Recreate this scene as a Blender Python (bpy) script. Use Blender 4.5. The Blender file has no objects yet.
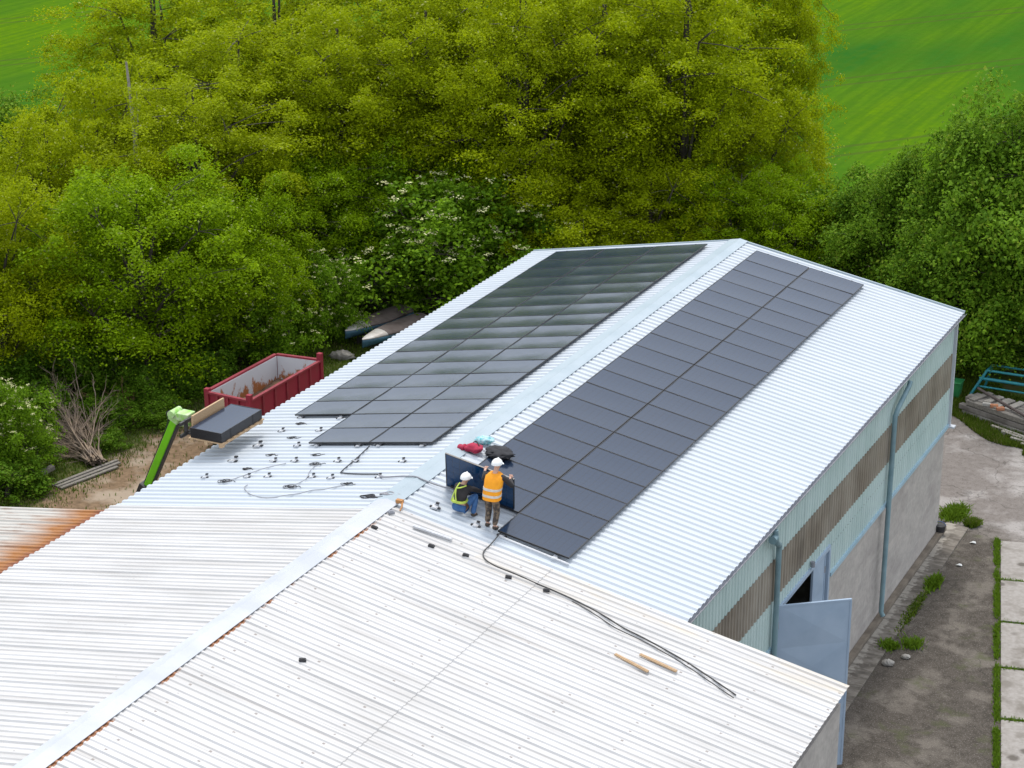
import bpy, bmesh, math, random
import numpy as np
from mathutils import Vector, Matrix

R = math.radians
scene = bpy.context.scene
col = scene.collection

# ------------------------------------------------------------------ camera, sky, sun, exposure
H = 8.45                                    # ridge height above the yard
A = R(10.296)                               # roof pitch
CA, SA = math.cos(A), math.sin(A)

cam = bpy.data.cameras.new('camera')
cam.lens = 73.03; cam.sensor_width = 36.0
cam.clip_start = 0.5; cam.clip_end = 3000
camo = bpy.data.objects.new('camera', cam); col.objects.link(camo)
camo.location = (21.0446, -36.8131, 18.6147 + H)
camo.rotation_euler = (R(69.349), R(0.146), R(26.196))
scene.camera = camo

SUN_DIR = Vector((-0.14, 0.34, 0.92)).normalized()
world = bpy.data.worlds.new("World"); scene.world = world
world.use_nodes = True
wn = world.node_tree.nodes; wl = world.node_tree.links
bg = wn['Background']
sky = wn.new('ShaderNodeTexSky'); sky.sky_type = 'NISHITA'; sky.sun_disc = False
sky.sun_elevation = math.asin(SUN_DIR.z)
sky.sun_rotation = math.atan2(SUN_DIR.x, SUN_DIR.y)
sky.air_density = 1.0; sky.dust_density = 3.0; sky.ozone_density = 1.0
veil = wn.new('ShaderNodeMix'); veil.data_type = 'RGBA'          # thin white overcast over the clear sky
veil.inputs[0].default_value = 0.7; wl.new(sky.outputs[0], veil.inputs[6]); veil.inputs[7].default_value = (7.4, 7.9, 8.6, 1)
wl.new(veil.outputs[2], bg.inputs[0]); bg.inputs[1].default_value = 0.12

sl = bpy.data.lights.new('sun', 'SUN'); sl.energy = 1.5; sl.angle = R(13); sl.color = (1.0, 0.96, 0.9)
so = bpy.data.objects.new('sun', sl); col.objects.link(so)
so.rotation_euler = SUN_DIR.to_track_quat('Z', 'Y').to_euler()
so.location = (0, 0, 60)

scene.view_settings.view_transform = 'Standard'
scene.view_settings.look = 'None'
scene.view_settings.exposure = 0.65
scene.view_settings.gamma = 1.0

# ------------------------------------------------------------------ material helpers
def mat(name, color=(0.5, 0.5, 0.5), rough=0.6, metal=0.0, spec=0.5):
    m = bpy.data.materials.new(name); m.use_nodes = True
    b = m.node_tree.nodes['Principled BSDF']
    b.inputs['Base Color'].default_value = (*color, 1)
    b.inputs['Roughness'].default_value = rough
    b.inputs['Metallic'].default_value = metal
    b.inputs['Specular IOR Level'].default_value = spec
    return m

class NT:
    """small node-tree shorthand"""
    def __init__(s, m):
        s.m = m; s.t = m.node_tree; s.n = s.t.nodes; s.l = s.t.links; s.b = s.n['Principled BSDF']
    def new(s, k, **kw):
        n = s.n.new(k)
        for a, v in kw.items(): setattr(n, a, v)
        return n
    def link(s, a, b): s.l.new(a, b)
    def obj(s): return s.new('ShaderNodeTexCoord').outputs['Object']
    def xyz(s, v):
        n = s.new('ShaderNodeSeparateXYZ'); s.link(v, n.inputs[0]); return n.outputs
    def mapping(s, v, scale=(1, 1, 1), rot=(0, 0, 0), loc=(0, 0, 0)):
        n = s.new('ShaderNodeMapping'); s.link(v, n.inputs[0])
        n.inputs['Scale'].default_value = scale; n.inputs['Rotation'].default_value = rot; n.inputs['Location'].default_value = loc
        return n.outputs[0]
    def noise(s, v, scale, detail=4, rough=0.55):
        n = s.new('ShaderNodeTexNoise'); s.link(v, n.inputs['Vector'])
        n.inputs['Scale'].default_value = scale; n.inputs['Detail'].default_value = detail; n.inputs['Roughness'].default_value = rough
        return n.outputs['Fac']
    def ramp(s, f, stops):
        n = s.new('ShaderNodeValToRGB'); s.link(f, n.inputs[0]); e = n.color_ramp.elements
        while len(e) < len(stops): e.new(0.5)
        for i, (p, c) in enumerate(stops):
            e[i].position = p; e[i].color = (c, c, c, 1) if not hasattr(c, '__len__') else (*c, 1)
        return n.outputs[0]
    def mix(s, f, a, b, mode='MIX'):
        n = s.new('ShaderNodeMix', data_type='RGBA', blend_type=mode)
        for i, v in ((0, f), (6, a), (7, b)):
            if hasattr(v, 'is_linked'): s.link(v, n.inputs[i])
            elif i == 0: n.inputs[0].default_value = v
            else: n.inputs[i].default_value = (*v, 1)
        return n.outputs[2]
    def math(s, op, a, b=None, c=None):
        n = s.new('ShaderNodeMath', operation=op)
        for i, v in enumerate((a, b, c)):
            if v is None: continue
            if hasattr(v, 'is_linked'): s.link(v, n.inputs[i])
            else: n.inputs[i].default_value = v
        return n.outputs[0]
    def color(s, c): s.link(c, s.b.inputs['Base Color'])
    def bump(s, h, strength=0.3, dist=0.02):
        n = s.new('ShaderNodeBump'); n.inputs['Strength'].default_value = strength; n.inputs['Distance'].default_value = dist
        s.link(h, n.inputs['Height']); s.link(n.outputs[0], s.b.inputs['Normal'])

def noisy(name, c1, c2, scale=3.0, rough=0.7, bump=0.0, metal=0.0, detail=6, lo=0.35, hi=0.65, stretch=(1, 1, 1), spec=0.5):
    m = mat(name, c1, rough, metal, spec); t = NT(m)
    f = t.noise(t.mapping(t.obj(), stretch), scale, detail)
    t.color(t.mix(t.ramp(f, [(lo, 0.0), (hi, 1.0)]), c1, c2))
    if bump: t.bump(f, bump)
    return m

# ------------------------------------------------------------------ mesh helpers
class MB:
    def __init__(s): s.v = []; s.f = []; s.sm = []
    def add(s, verts, faces, smooth=False):
        o = len(s.v); s.v += [tuple(p) for p in verts]
        s.f += [tuple(i + o for i in f) for f in faces]; s.sm += [smooth] * len(faces)
        return s
    def box(s, c, d, M=None):
        x, y, z = d[0] / 2, d[1] / 2, d[2] / 2
        vs = [Vector(p) for p in ((-x, -y, -z), (x, -y, -z), (x, y, -z), (-x, y, -z), (-x, -y, z), (x, -y, z), (x, y, z), (-x, y, z))]
        if M is not None: vs = [M @ p for p in vs]
        vs = [p + Vector(c) for p in vs]
        return s.add(vs, [(3, 2, 1, 0), (4, 5, 6, 7), (0, 1, 5, 4), (1, 2, 6, 5), (2, 3, 7, 6), (3, 0, 4, 7)])
    def tube(s, pts, rad, n=8, smooth=True, cap=True):
        pts = [Vector(p) for p in pts]
        if not hasattr(rad, '__len__'): rad = [rad] * len(pts)
        rings = []; prev = None
        for i, p in enumerate(pts):
            d = (pts[min(i + 1, len(pts) - 1)] - pts[max(i - 1, 0)])
            d = d.normalized() if d.length > 1e-9 else Vector((0, 0, 1))
            if prev is None:
                u = d.orthogonal().normalized()
            else:
                u = prev - d * prev.dot(d)
                u = u.normalized() if u.length > 1e-6 else d.orthogonal().normalized()
            prev = u; w = d.cross(u)
            rings.append([p + (u * math.cos(2 * math.pi * k / n) + w * math.sin(2 * math.pi * k / n)) * rad[i] for k in range(n)])
        vs = [q for r in rings for q in r]; fs = []
        for i in range(len(pts) - 1):
            for k in range(n):
                a = i * n + k; b = i * n + (k + 1) % n
                fs.append((a, b, b + n, a + n))
        s.add(vs, fs, smooth)
        if cap:
            s.add(rings[0], [tuple(reversed(range(n)))]); s.add(rings[-1], [tuple(range(n))])
        return s
    def rings(s, rings, smooth=True, cap=True):
        n = len(rings[0]); vs = [q for r in rings for q in r]; fs = []
        for i in range(len(rings) - 1):
            for k in range(n):
                a = i * n + k; b = i * n + (k + 1) % n
                fs.append((a, b, b + n, a + n))
        s.add(vs, fs, smooth)
        if cap:
            s.add(rings[0], [tuple(reversed(range(n)))]); s.add(rings[-1], [tuple(range(n))])
        return s
    def ell(s, c, r, nu=14, nv=8, f=None):
        vs = []; fs = []
        for j in range(nv + 1):
            th = math.pi * j / nv
            for i in range(nu):
                ph = 2 * math.pi * i / nu
                p = Vector((math.sin(th) * math.cos(ph), math.sin(th) * math.sin(ph), math.cos(th)))
                if f: p = p * f(p)
                vs.append((c[0] + p.x * r[0], c[1] + p.y * r[1], c[2] + p.z * r[2]))
        for j in range(nv):
            for i in range(nu):
                a = j * nu + i; b = j * nu + (i + 1) % nu
                fs.append((a, a + nu, b + nu, b))
        return s.add(vs, fs, True)
    def build(s, name, m, parent=None, bevel=0.0):
        me = bpy.data.meshes.new(name)
        off = Vector((0, 0, 0))
        if parent is not None and not parent.get('_local'):
            p = parent
            while p is not None: off = off + p.location; p = p.parent
        me.from_pydata([tuple(Vector(v) - off) for v in s.v], [], s.f)
        me.polygons.foreach_set('use_smooth', s.sm)
        bm = bmesh.new(); bm.from_mesh(me); bmesh.ops.recalc_face_normals(bm, faces=bm.faces); bm.to_mesh(me); bm.free()
        if m: me.materials.append(m)
        o = bpy.data.objects.new(name, me); col.objects.link(o)
        if parent is not None: o.parent = parent
        if bevel:
            b = o.modifiers.new('bevel', 'BEVEL'); b.width = bevel; b.segments = 2; b.limit_method = 'ANGLE'
        return o

def tag(o, label=None, cat=None, group=None, kind=None):
    if label: o['label'] = label
    if cat: o['category'] = cat
    if group: o['group'] = group
    if kind: o['kind'] = kind
    return o

def thing(name, label, cat, loc=(0, 0, 0), group=None):
    o = bpy.data.objects.new(name, None); col.objects.link(o); o.location = loc
    o.empty_display_size = 0.2
    return tag(o, label, cat, group)

def dup(root, loc, label=None, group=None, rotz=None, scale=None, parts=True):
    def rec(o, par):
        c = o.copy(); col.objects.link(c); c.parent = par
        for ch in list(o.children): rec(ch, c)
        return c
    r = root.copy(); col.objects.link(r); r.location = loc
    if label: r['label'] = label
    if group: r['group'] = group
    if rotz is not None: r.rotation_euler.z = rotz
    if scale is not None: r.scale = scale
    if parts:
        for ch in list(root.children): rec(ch, r)
    return r

def roof(side, s, y, up=0.0):
    """point on the roof: s metres down the slope from the ridge on side (+1 right, -1 left)"""
    return Vector((side * (s * CA + up * SA), y, H - s * SA + up * CA))
def roofx(x, y, up=0.0):
    return roof(1 if x >= 0 else -1, abs(x) / CA, y, up)

rng = np.random.default_rng(7)
random.seed(5)

# ------------------------------------------------------------------ materials
def roof_material(name, base, dirt, pitch, rust=False, screws=True):
    m = mat(name, base, 0.42, 0.0, 0.4); t = NT(m); o = t.obj(); x, y, z = t.xyz(o)
    n1 = t.noise(t.mapping(o, (0.25, 2.0, 0.25)), 1.6, 5)
    n2 = t.noise(o, 0.35, 4)
    c = t.mix(t.math('MULTIPLY', t.ramp(n1, [(0.42, 0.0), (0.70, 1.0)]), 0.85 if screws else 0.5), base, dirt)
    c = t.mix(t.math('MULTIPLY', t.ramp(n2, [(0.45, 0.0), (0.7, 1.0)]), 0.35), c, dirt)
    if screws:
        # fixings: small dark heads in lines along the purlins
        fx = t.math('ABSOLUTE', t.math('SUBTRACT', t.math('FRACT', t.math('DIVIDE', t.math('ABSOLUTE', x), 1.42)), 0.5))
        fy = t.math('ABSOLUTE', t.math('SUBTRACT', t.math('FRACT', t.math('DIVIDE', y, pitch * 2)), 0.5))
        dx = t.math('LESS_THAN', fx, 0.018); dy = t.math('LESS_THAN', fy, 0.075)
        g = t.math('GREATER_THAN', t.noise(o, 2.3, 2), 0.47)
        c = t.mix(t.math('MULTIPLY', t.math('MULTIPLY', dx, dy), t.math('MULTIPLY', g, 0.7)), c, (0.16, 0.12, 0.10))
    if screws:
        n4 = t.noise(t.mapping(o, (0.7, 1.0, 0.7), (0, 0, 0), (4, 9, 0)), 0.75, 7, 0.62)
        c = t.mix(t.math('MULTIPLY', t.ramp(n4, [(0.5, 0.0), (0.72, 1.0)]), 0.16), c, tuple(v * 0.72 for v in dirt))
        n5 = t.noise(t.mapping(o, (0.12, 5.0, 0.12)), 1.1, 4)
        c = t.mix(t.math('MULTIPLY', t.ramp(n5, [(0.56, 0.0), (0.7, 1.0)]), 0.4), c, (0.40, 0.36, 0.32))
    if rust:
        # gap shadow of the sheet laps, painted in with dirt along the rib feet, different from rib to rib
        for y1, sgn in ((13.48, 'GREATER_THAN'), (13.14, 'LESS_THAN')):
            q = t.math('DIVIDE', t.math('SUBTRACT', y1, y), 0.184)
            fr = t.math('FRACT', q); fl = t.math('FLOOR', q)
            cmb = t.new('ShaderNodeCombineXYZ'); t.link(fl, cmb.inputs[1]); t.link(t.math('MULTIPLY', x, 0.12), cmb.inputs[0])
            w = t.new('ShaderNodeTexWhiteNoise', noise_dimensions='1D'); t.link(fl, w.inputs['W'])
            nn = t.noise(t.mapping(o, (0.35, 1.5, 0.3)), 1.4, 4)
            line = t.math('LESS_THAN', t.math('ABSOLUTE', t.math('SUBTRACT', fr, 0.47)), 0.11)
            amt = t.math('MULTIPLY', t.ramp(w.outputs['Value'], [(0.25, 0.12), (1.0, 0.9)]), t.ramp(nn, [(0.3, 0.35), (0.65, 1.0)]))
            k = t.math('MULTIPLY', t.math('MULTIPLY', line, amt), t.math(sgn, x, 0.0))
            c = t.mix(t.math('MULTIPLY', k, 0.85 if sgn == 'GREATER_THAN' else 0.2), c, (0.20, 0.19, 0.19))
        e = t.math('LESS_THAN', t.math('ABSOLUTE', t.math('SUBTRACT', x, 0.285)), 0.045)
        g = t.ramp(t.noise(t.mapping(o, (1, 1, 1)), 1.1, 3), [(0.5, 0.0), (0.56, 1.0)])
        c = t.mix(t.math('MULTIPLY', e, g), c, (0.30, 0.13, 0.06))
        # beige tide marks beside the junction with the new sheets
        st = t.ramp(t.math('SUBTRACT', y, 12.25), [(0.15, 0.0), (0.8, 1.0)])
        g2 = t.ramp(t.noise(t.mapping(o, (0.5, 3, 1)), 1.3, 5), [(0.45, 0.0), (0.7, 0.75)])
        px = t.math('GREATER_THAN', x, 2.6)
        c = t.mix(t.math('MULTIPLY', t.math('MULTIPLY', st, g2), px), c, (0.60, 0.52, 0.40))
    t.color(c)
    t.link(t.ramp(n2, [(0.3, 0.36), (0.7, 0.55)]), t.b.inputs['Roughness'])
    return m
M_new = roof_material('white_roof_sheet', (0.50, 0.535, 0.57), (0.43, 0.47, 0.51), 0.25, screws=False)
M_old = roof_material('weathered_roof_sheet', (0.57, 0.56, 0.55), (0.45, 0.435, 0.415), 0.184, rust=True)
M_cap = noisy('pale_flashing', (0.36, 0.42, 0.455), (0.31, 0.375, 0.41), 1.2, 0.4)
M_capold = noisy('white_flashing', (0.50, 0.515, 0.55), (0.42, 0.44, 0.48), 1.2, 0.45)

def rusty_material():
    m = mat('rusty_sheet', (0.5, 0.3, 0.1), 0.75); t = NT(m); o = t.obj(); x, y, z = t.xyz(o)
    n = t.noise(t.mapping(o, (0.35, 3.0, 1)), 1.3, 6)
    k = t.math('ADD', t.math('DIVIDE', t.math('ADD', x, 9.3), 1.7), t.math('MULTIPLY', t.math('SUBTRACT', n, 0.5), 1.1))
    c = t.mix(t.ramp(k, [(0.1, 0.0), (0.75, 1.0)]), (0.46, 0.44, 0.40), (0.33, 0.135, 0.035))
    n2 = t.noise(t.mapping(o, (0.6, 5, 1)), 2.5, 6)
    c = t.mix(t.ramp(n2, [(0.5, 0.0), (0.75, 0.8)]), c, (0.22, 0.10, 0.05))
    k2 = t.math('ADD', t.math('DIVIDE', t.math('ADD', x, 7.95), 0.45), t.math('MULTIPLY', t.math('SUBTRACT', n, 0.5), 1.0))
    c = t.mix(t.ramp(k2, [(0.2, 0.0), (0.9, 0.85)]), c, (0.17, 0.045, 0.03))
    t.color(c); return m
M_rust = rusty_material()

def glass_material(name, base, rough):
    m = mat(name, base, rough, 0.0, 0.5); t = NT(m); o = t.obj(); x, y, z = t.xyz(o)
    # cell gaps and fine busbars
    cx = t.math('ABSOLUTE', t.math('SUBTRACT', t.math('FRACT', t.math('MULTIPLY', t.math('ADD', x, 0.8475), 10 / 1.695)), 0.5))
    cy = t.math('ABSOLUTE', t.math('SUBTRACT', t.math('FRACT', t.math('MULTIPLY', t.math('ADD', y, 0.5), 6.0)), 0.5))
    gap = t.math('MAXIMUM', t.math('GREATER_THAN', cx, 0.485), t.math('GREATER_THAN', cy, 0.485))
    bus = t.math('GREATER_THAN', t.math('ABSOLUTE', t.math('SUBTRACT', t.math('FRACT', t.math('MULTIPLY', t.math('ADD', x, 0.8475), 60 / 1.695)), 0.5)), 0.44)
    oi = t.new('ShaderNodeObjectInfo')
    b2 = tuple(v * 1.5 for v in base)
    c = t.mix(oi.outputs['Random'], base, (base[0] * 1.3, base[1] * 1.1, base[2] * 1.0))
    c = t.mix(t.math('MULTIPLY', bus, 0.5), c, (base[0] * 2.2, base[1] * 2.2, base[2] * 2.0))
    c = t.mix(t.math('MULTIPLY', gap, 0.8), c, (0.006, 0.006, 0.008))
    t.color(c)
    d = t.noise(o, 3.0, 3)
    t.link(t.ramp(d, [(0.3, rough * 0.8), (0.7, rough * 1.25)]), t.b.inputs['Roughness'])
    t.b.inputs['IOR'].default_value = 1.5
    return m
M_glass = glass_material('black_cell_glass', (0.014, 0.026, 0.052), 0.12)
M_glassblue = glass_material('blue_cell_glass', (0.005, 0.036, 0.105), 0.10)
M_frame = mat('black_anodised_frame', (0.012, 0.012, 0.014), 0.4, 0.0)
M_alu = noisy('aluminium', (0.62, 0.63, 0.65), (0.50, 0.51, 0.53), 20, 0.4, metal=0.2)
M_black = noisy('black_rubber', (0.014, 0.014, 0.016), (0.03, 0.03, 0.034), 18, 0.6)
M_cab2 = noisy('worn_black_cable', (0.045, 0.043, 0.042), (0.08, 0.078, 0.075), 9, 0.75)
M_grey_cable = noisy('grey_cable', (0.22, 0.22, 0.24), (0.3, 0.3, 0.32), 10, 0.6)

def cladding_material(name, c1, c2, c3):
    m = mat(name, c1, 0.5); t = NT(m); o = t.obj()
    n = t.noise(t.mapping(o, (1, 3.0, 0.35)), 1.2, 6); n2 = t.noise(o, 0.5, 3)
    c = t.mix(t.ramp(n, [(0.4, 0.0), (0.7, 1.0)]), c1, c2)
    c = t.mix(t.ramp(n2, [(0.45, 0.0), (0.75, 0.7)]), c, c3)
    n3 = t.noise(t.mapping(o, (1, 6.0, 0.25)), 1.0, 5, 0.6)
    c = t.mix(t.ramp(n3, [(0.58, 0.0), (0.74, 0.45)]), c, tuple(v * 0.6 for v in c2)); t.color(c); return m
M_teal = cladding_material('pale_teal_cladding', (0.475, 0.59, 0.565), (0.40, 0.515, 0.495), (0.545, 0.65, 0.635))
M_strip = cladding_material('brown_translucent_sheet', (0.24, 0.20, 0.155), (0.14, 0.115, 0.09), (0.38, 0.345, 0.29))
M_bluetrim = noisy('pale_blue_trim', (0.36, 0.50, 0.58), (0.28, 0.42, 0.50), 2, 0.5)
M_pipe = noisy('grey_teal_pipe', (0.20, 0.30, 0.33), (0.15, 0.24, 0.27), 2.5, 0.45)
M_gutter = noisy('grey_gutter', (0.30, 0.31, 0.34), (0.22, 0.225, 0.25), 3, 0.5)
M_door = noisy('blue_grey_door_paint', (0.37, 0.46, 0.57), (0.31, 0.40, 0.51), 1.3, 0.45)

def block_material():
    m = mat('rendered_block_wall', (0.3, 0.3, 0.3), 0.9, 0, 0.2); t = NT(m); o = t.obj()
    w = t.mapping(o, (1, 1, 1), (0, R(90), 0))
    x, y, z = t.xyz(o)
    cmb = t.new('ShaderNodeCombineXYZ'); t.link(y, cmb.inputs[0]); t.link(z, cmb.inputs[1])
    br = t.new('ShaderNodeTexBrick'); t.link(cmb.outputs[0], br.inputs['Vector'])
    br.inputs['Scale'].default_value = 1.0; br.inputs['Brick Width'].default_value = 0.5; br.inputs['Row Height'].default_value = 0.25
    br.inputs['Mortar Size'].default_value = 0.012; br.inputs['Color1'].default_value = (0.50, 0.455, 0.415, 1); br.inputs['Color2'].default_value = (0.42, 0.385, 0.355, 1)
    br.inputs['Mortar'].default_value = (0.48, 0.45, 0.415, 1)
    n = t.noise(t.mapping(o, (1, 0.8, 1.6), (R(35), 0, 0)), 1.5, 6)
    c = t.mix(t.math('MULTIPLY', t.ramp(n, [(0.4, 0.0), (0.65, 1.0)]), 0.6), br.outputs['Color'], (0.34, 0.305, 0.285))
    n2 = t.noise(o, 0.4, 3)
    c = t.mix(t.math('MULTIPLY', t.ramp(n2, [(0.4, 0.0), (0.7, 1.0)]), 0.5), c, (0.52, 0.485, 0.44))
    n3 = t.noise(o, 9, 5)
    c = t.mix(t.math('MULTIPLY', t.ramp(n3, [(0.4, 0.0), (0.7, 1.0)]), 0.35), c, (0.24, 0.22, 0.20))
    t.color(c); t.bump(n3, 0.4, 0.02); return m
M_block = block_material()
M_conc = noisy('pale_concrete', (0.36, 0.34, 0.31), (0.24, 0.22, 0.19), 2.5, 0.9, 0.2)
M_wood = noisy('raw_pine_wood', (0.52, 0.36, 0.21), (0.40, 0.26, 0.14), 6, 0.7, stretch=(1, 6, 6))
M_greywood = noisy('weathered_wood', (0.25, 0.225, 0.195), (0.14, 0.125, 0.105), 5, 0.85, stretch=(1, 5, 5))

# ------------------------------------------------------------------ ground
def forest_floor_material():
    m = mat('forest_floor', (0.05, 0.05, 0.02), 0.95, 0, 0.1); t = NT(m); o = t.obj()
    n = t.noise(o, 0.6, 8); n2 = t.noise(o, 6, 6)
    c = t.mix(t.ramp(n, [(0.4, 0.0), (0.6, 1.0)]), (0.045, 0.040, 0.018), (0.035, 0.06, 0.012))
    c = t.mix(t.ramp(n2, [(0.4, 0.0), (0.7, 0.7)]), c, (0.07, 0.055, 0.03)); t.color(c); return m
def grid(name, x0, x1, y0, y1, z, nx, ny, m, kind='structure', hfun=None, keep=None):
    xs = np.linspace(x0, x1, nx + 1); ys = np.linspace(y0, y1, ny + 1)
    vs = [(x, y, z + (hfun(x, y) if hfun else 0)) for y in ys for x in xs]
    fs = []
    for j in range(ny):
        for i in range(nx):
            a = j * (nx + 1) + i
            if keep is None or keep((xs[i] + xs[i + 1]) / 2, (ys[j] + ys[j + 1]) / 2):
                fs.append((a, a + 1, a + nx + 2, a + nx + 1))
    me = bpy.data.meshes.new(name); me.from_pydata(vs, [], fs); me.materials.append(m)
    o = bpy.data.objects.new(name, me); col.objects.link(o); tag(o, kind=kind); return o
grid('ground', -900, 900, -600, 1200, -0.012, 4, 4, forest_floor_material())

def field_material():
    m = mat('young_crop', (0.1, 0.2, 0.02), 1.0, 0, 0.0); t = NT(m); o = t.obj()
    band = t.noise(t.mapping(o, (0.05, 0.014, 1), (0, 0, R(-24))), 1.5, 3)
    row = t.noise(t.mapping(o, (2.2, 0.1, 1), (0, 0, R(-30))), 1.0, 3)
    f = t.noise(o, 2.0, 6)
    c = t.mix(t.ramp(band, [(0.38, 0.0), (0.6, 1.0)]), (0.022, 0.105, 0.014), (0.098, 0.185, 0.004))
    c = t.mix(t.math('MULTIPLY', t.ramp(row, [(0.40, 0.0), (0.60, 1.0)]), 0.5), c, (0.038, 0.105, 0.008))
    c = t.mix(t.math('MULTIPLY', t.ramp(f, [(0.35, 0.0), (0.65, 1.0)]), 0.3), c, (0.03, 0.10, 0.008))
    xr, yr, zr = t.xyz(t.mapping(o, (1, 1, 1), (0, 0, R(38))))
    tl = t.math('ABSOLUTE', t.math('SUBTRACT', t.math('FRACT', t.math('DIVIDE', xr, 14.0)), 0.5))
    tr_ = t.math('MULTIPLY', t.math('GREATER_THAN', tl, 0.040), t.math('LESS_THAN', tl, 0.066))
    c = t.mix(t.math('MULTIPLY', tr_, 0.5), c, (0.06, 0.075, 0.02))
    f2 = t.noise(o, 0.9, 8, 0.7)
    c = t.mix(t.math('MULTIPLY', t.ramp(f2, [(0.42, 0.0), (0.62, 1.0)]), 0.3), c, (0.06, 0.12, 0.012))
    t.color(c); t.bump(f, 0.6, 0.1); return m
M_field = field_material()
fd = MB(); fd.add([(-400, -110, 0), (-53, 40.5, 0), (3, 59, 0), (400, 260, 0), (400, 1100, 0), (-700, 1100, 0)], [(0, 1, 2, 3, 4, 5)])
tag(fd.build('field', M_field), kind='structure')

def clearing_material():
    m = mat('clearing_soil', (0.2, 0.15, 0.1), 0.95, 0, 0.1); t = NT(m); o = t.obj()
    at = t.new('ShaderNodeAttribute', attribute_name='soil').outputs['Fac']
    n = t.noise(o, 1.1, 8, 0.65); n2 = t.noise(o, 5.0, 6); n3 = t.noise(o, 0.5, 4)
    k = t.math('ADD', at, t.math('MULTIPLY', t.math('SUBTRACT', n, 0.5), 1.5))
    soil = t.mix(t.ramp(n2, [(0.35, 0.0), (0.7, 1.0)]), (0.23, 0.155, 0.095), (0.125, 0.085, 0.052))
    soil = t.mix(t.ramp(n3, [(0.5, 0.0), (0.62, 0.8)]), soil, (0.36, 0.29, 0.22))
    grass = t.mix(t.ramp(n2, [(0.35, 0.0), (0.7, 1.0)]), (0.055, 0.085, 0.02), (0.09, 0.085, 0.03))
    c = t.mix(t.ramp(k, [(0.35, 0.0), (0.6, 1.0)]), grass, soil)
    t.color(c); t.bump(n2, 0.6, 0.05); return m
cl = grid('clearing', -30, -6.8, -30, 34, -0.004, 58, 160, clearing_material(),
          hfun=lambda x, y: 0.0)
att = cl.data.attributes.new('soil', 'FLOAT', 'POINT')
co = np.empty(len(cl.data.vertices) * 3); cl.data.vertices.foreach_get('co', co); co = co.reshape(-1, 3)
dx = (-18.6 - co[:, 0]) / 2.6
soil = np.clip(0.92 - np.maximum(dx, 0), -0.3, 1.0) * np.clip((24 - co[:, 1]) / 4, -0.2, 1.0)
att.data.foreach_set('value', soil.astype(np.float32))

def yard_material():
    m = mat('worn_yard', (0.15, 0.13, 0.11), 0.95, 0, 0.15); t = NT(m); o = t.obj(); x, y, z = t.xyz(o)
    n = t.noise(o, 0.55, 8, 0.6); n2 = t.noise(o, 4.0, 8, 0.7); n3 = t.noise(o, 14, 4); n4 = t.noise(t.mapping(o, (1, 1, 1), (0, 0, 0), (7, 3, 0)), 0.9, 6, 0.6)
    grey = t.mix(t.ramp(n2, [(0.35, 0.0), (0.7, 1.0)]), (0.215, 0.19, 0.172), (0.14, 0.122, 0.11))
    grey = t.mix(t.ramp(n, [(0.48, 0.0), (0.60, 0.8)]), grey, (0.36, 0.335, 0.315))
    dirt = t.mix(t.ramp(n2, [(0.35, 0.0), (0.7, 1.0)]), (0.100, 0.086, 0.072), (0.046, 0.039, 0.031))
    dirt = t.mix(t.ramp(n4, [(0.5, 0.0), (0.62, 0.8)]), dirt, (0.16, 0.14, 0.118))
    k = t.math('ADD', t.math('DIVIDE', t.math('SUBTRACT', y, 21.6), 1.6), t.math('MULTIPLY', t.math('SUBTRACT', n4, 0.5), 2.0))
    c = t.mix(t.ramp(k, [(0.3, 0.0), (0.7, 1.0)]), dirt, grey)
    n5 = t.noise(o, 26, 3, 0.7)
    c = t.mix(t.math('MULTIPLY', t.ramp(n5, [(0.56, 0.0), (0.66, 1.0)]), 0.6), c, (0.30, 0.275, 0.25))
    c = t.mix(t.math('MULTIPLY', t.ramp(n3, [(0.30, 1.0), (0.42, 0.0)]), 0.6), c, (0.05, 0.043, 0.035))
    w = t.new('ShaderNodeTexVoronoi', feature='DISTANCE_TO_EDGE'); w.inputs['Scale'].default_value = 0.42
    wv = t.new('ShaderNodeVectorMath', operation='ADD'); t.link(o, wv.inputs[0]); sc_ = t.new('ShaderNodeTexNoise'); t.link(o, sc_.inputs['Vector']); sc_.inputs['Scale'].default_value = 1.5; t.link(sc_.outputs['Color'], wv.inputs[1]); t.link(wv.outputs[0], w.inputs['Vector'])
    c = t.mix(t.math('MULTIPLY', t.math('LESS_THAN', w.outputs['Distance'], 0.010), 0.35), c, (0.04, 0.036, 0.03))
    g_ = t.ramp(t.noise(t.mapping(o, (1, 1, 1), (0, 0, 0), (2, 5, 0)), 0.8, 6, 0.65), [(0.56, 0.0), (0.68, 0.7)])
    c = t.mix(t.math('MULTIPLY', g_, t.math('LESS_THAN', y, 22)), c, (0.075, 0.085, 0.035))
    t.color(c); t.bump(n2, 0.5, 0.04); return m
def yard_keep(x, y):
    edge = 34.4 - 0.62 * x + 0.35 * math.sin(x * 1.7) - 0.15
    if x > 7.8: edge = 29.35 - (x - 7.8) * 1.15 + 0.3 * math.sin(x * 1.3)
    return y < edge
grid('yard', 4.2, 34, -30, 33, 0.0, 149, 315, yard_material(), keep=yard_keep)

def verge_material():
    m = mat('verge_soil', (0.06, 0.1, 0.02), 0.95, 0, 0.1); t = NT(m); o = t.obj()
    n = t.noise(o, 2.0, 6); n2 = t.noise(o, 0.6, 4)
    c = t.mix(t.ramp(n, [(0.35, 0.0), (0.65, 1.0)]), (0.06, 0.10, 0.015), (0.11, 0.13, 0.03))
    c = t.mix(t.ramp(n2, [(0.5, 0.0), (0.65, 0.7)]), c, (0.14, 0.11, 0.06)); t.color(c); return m
grid('verge', 2, 34, 14, 40, -0.006, 2, 2, verge_material())

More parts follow.
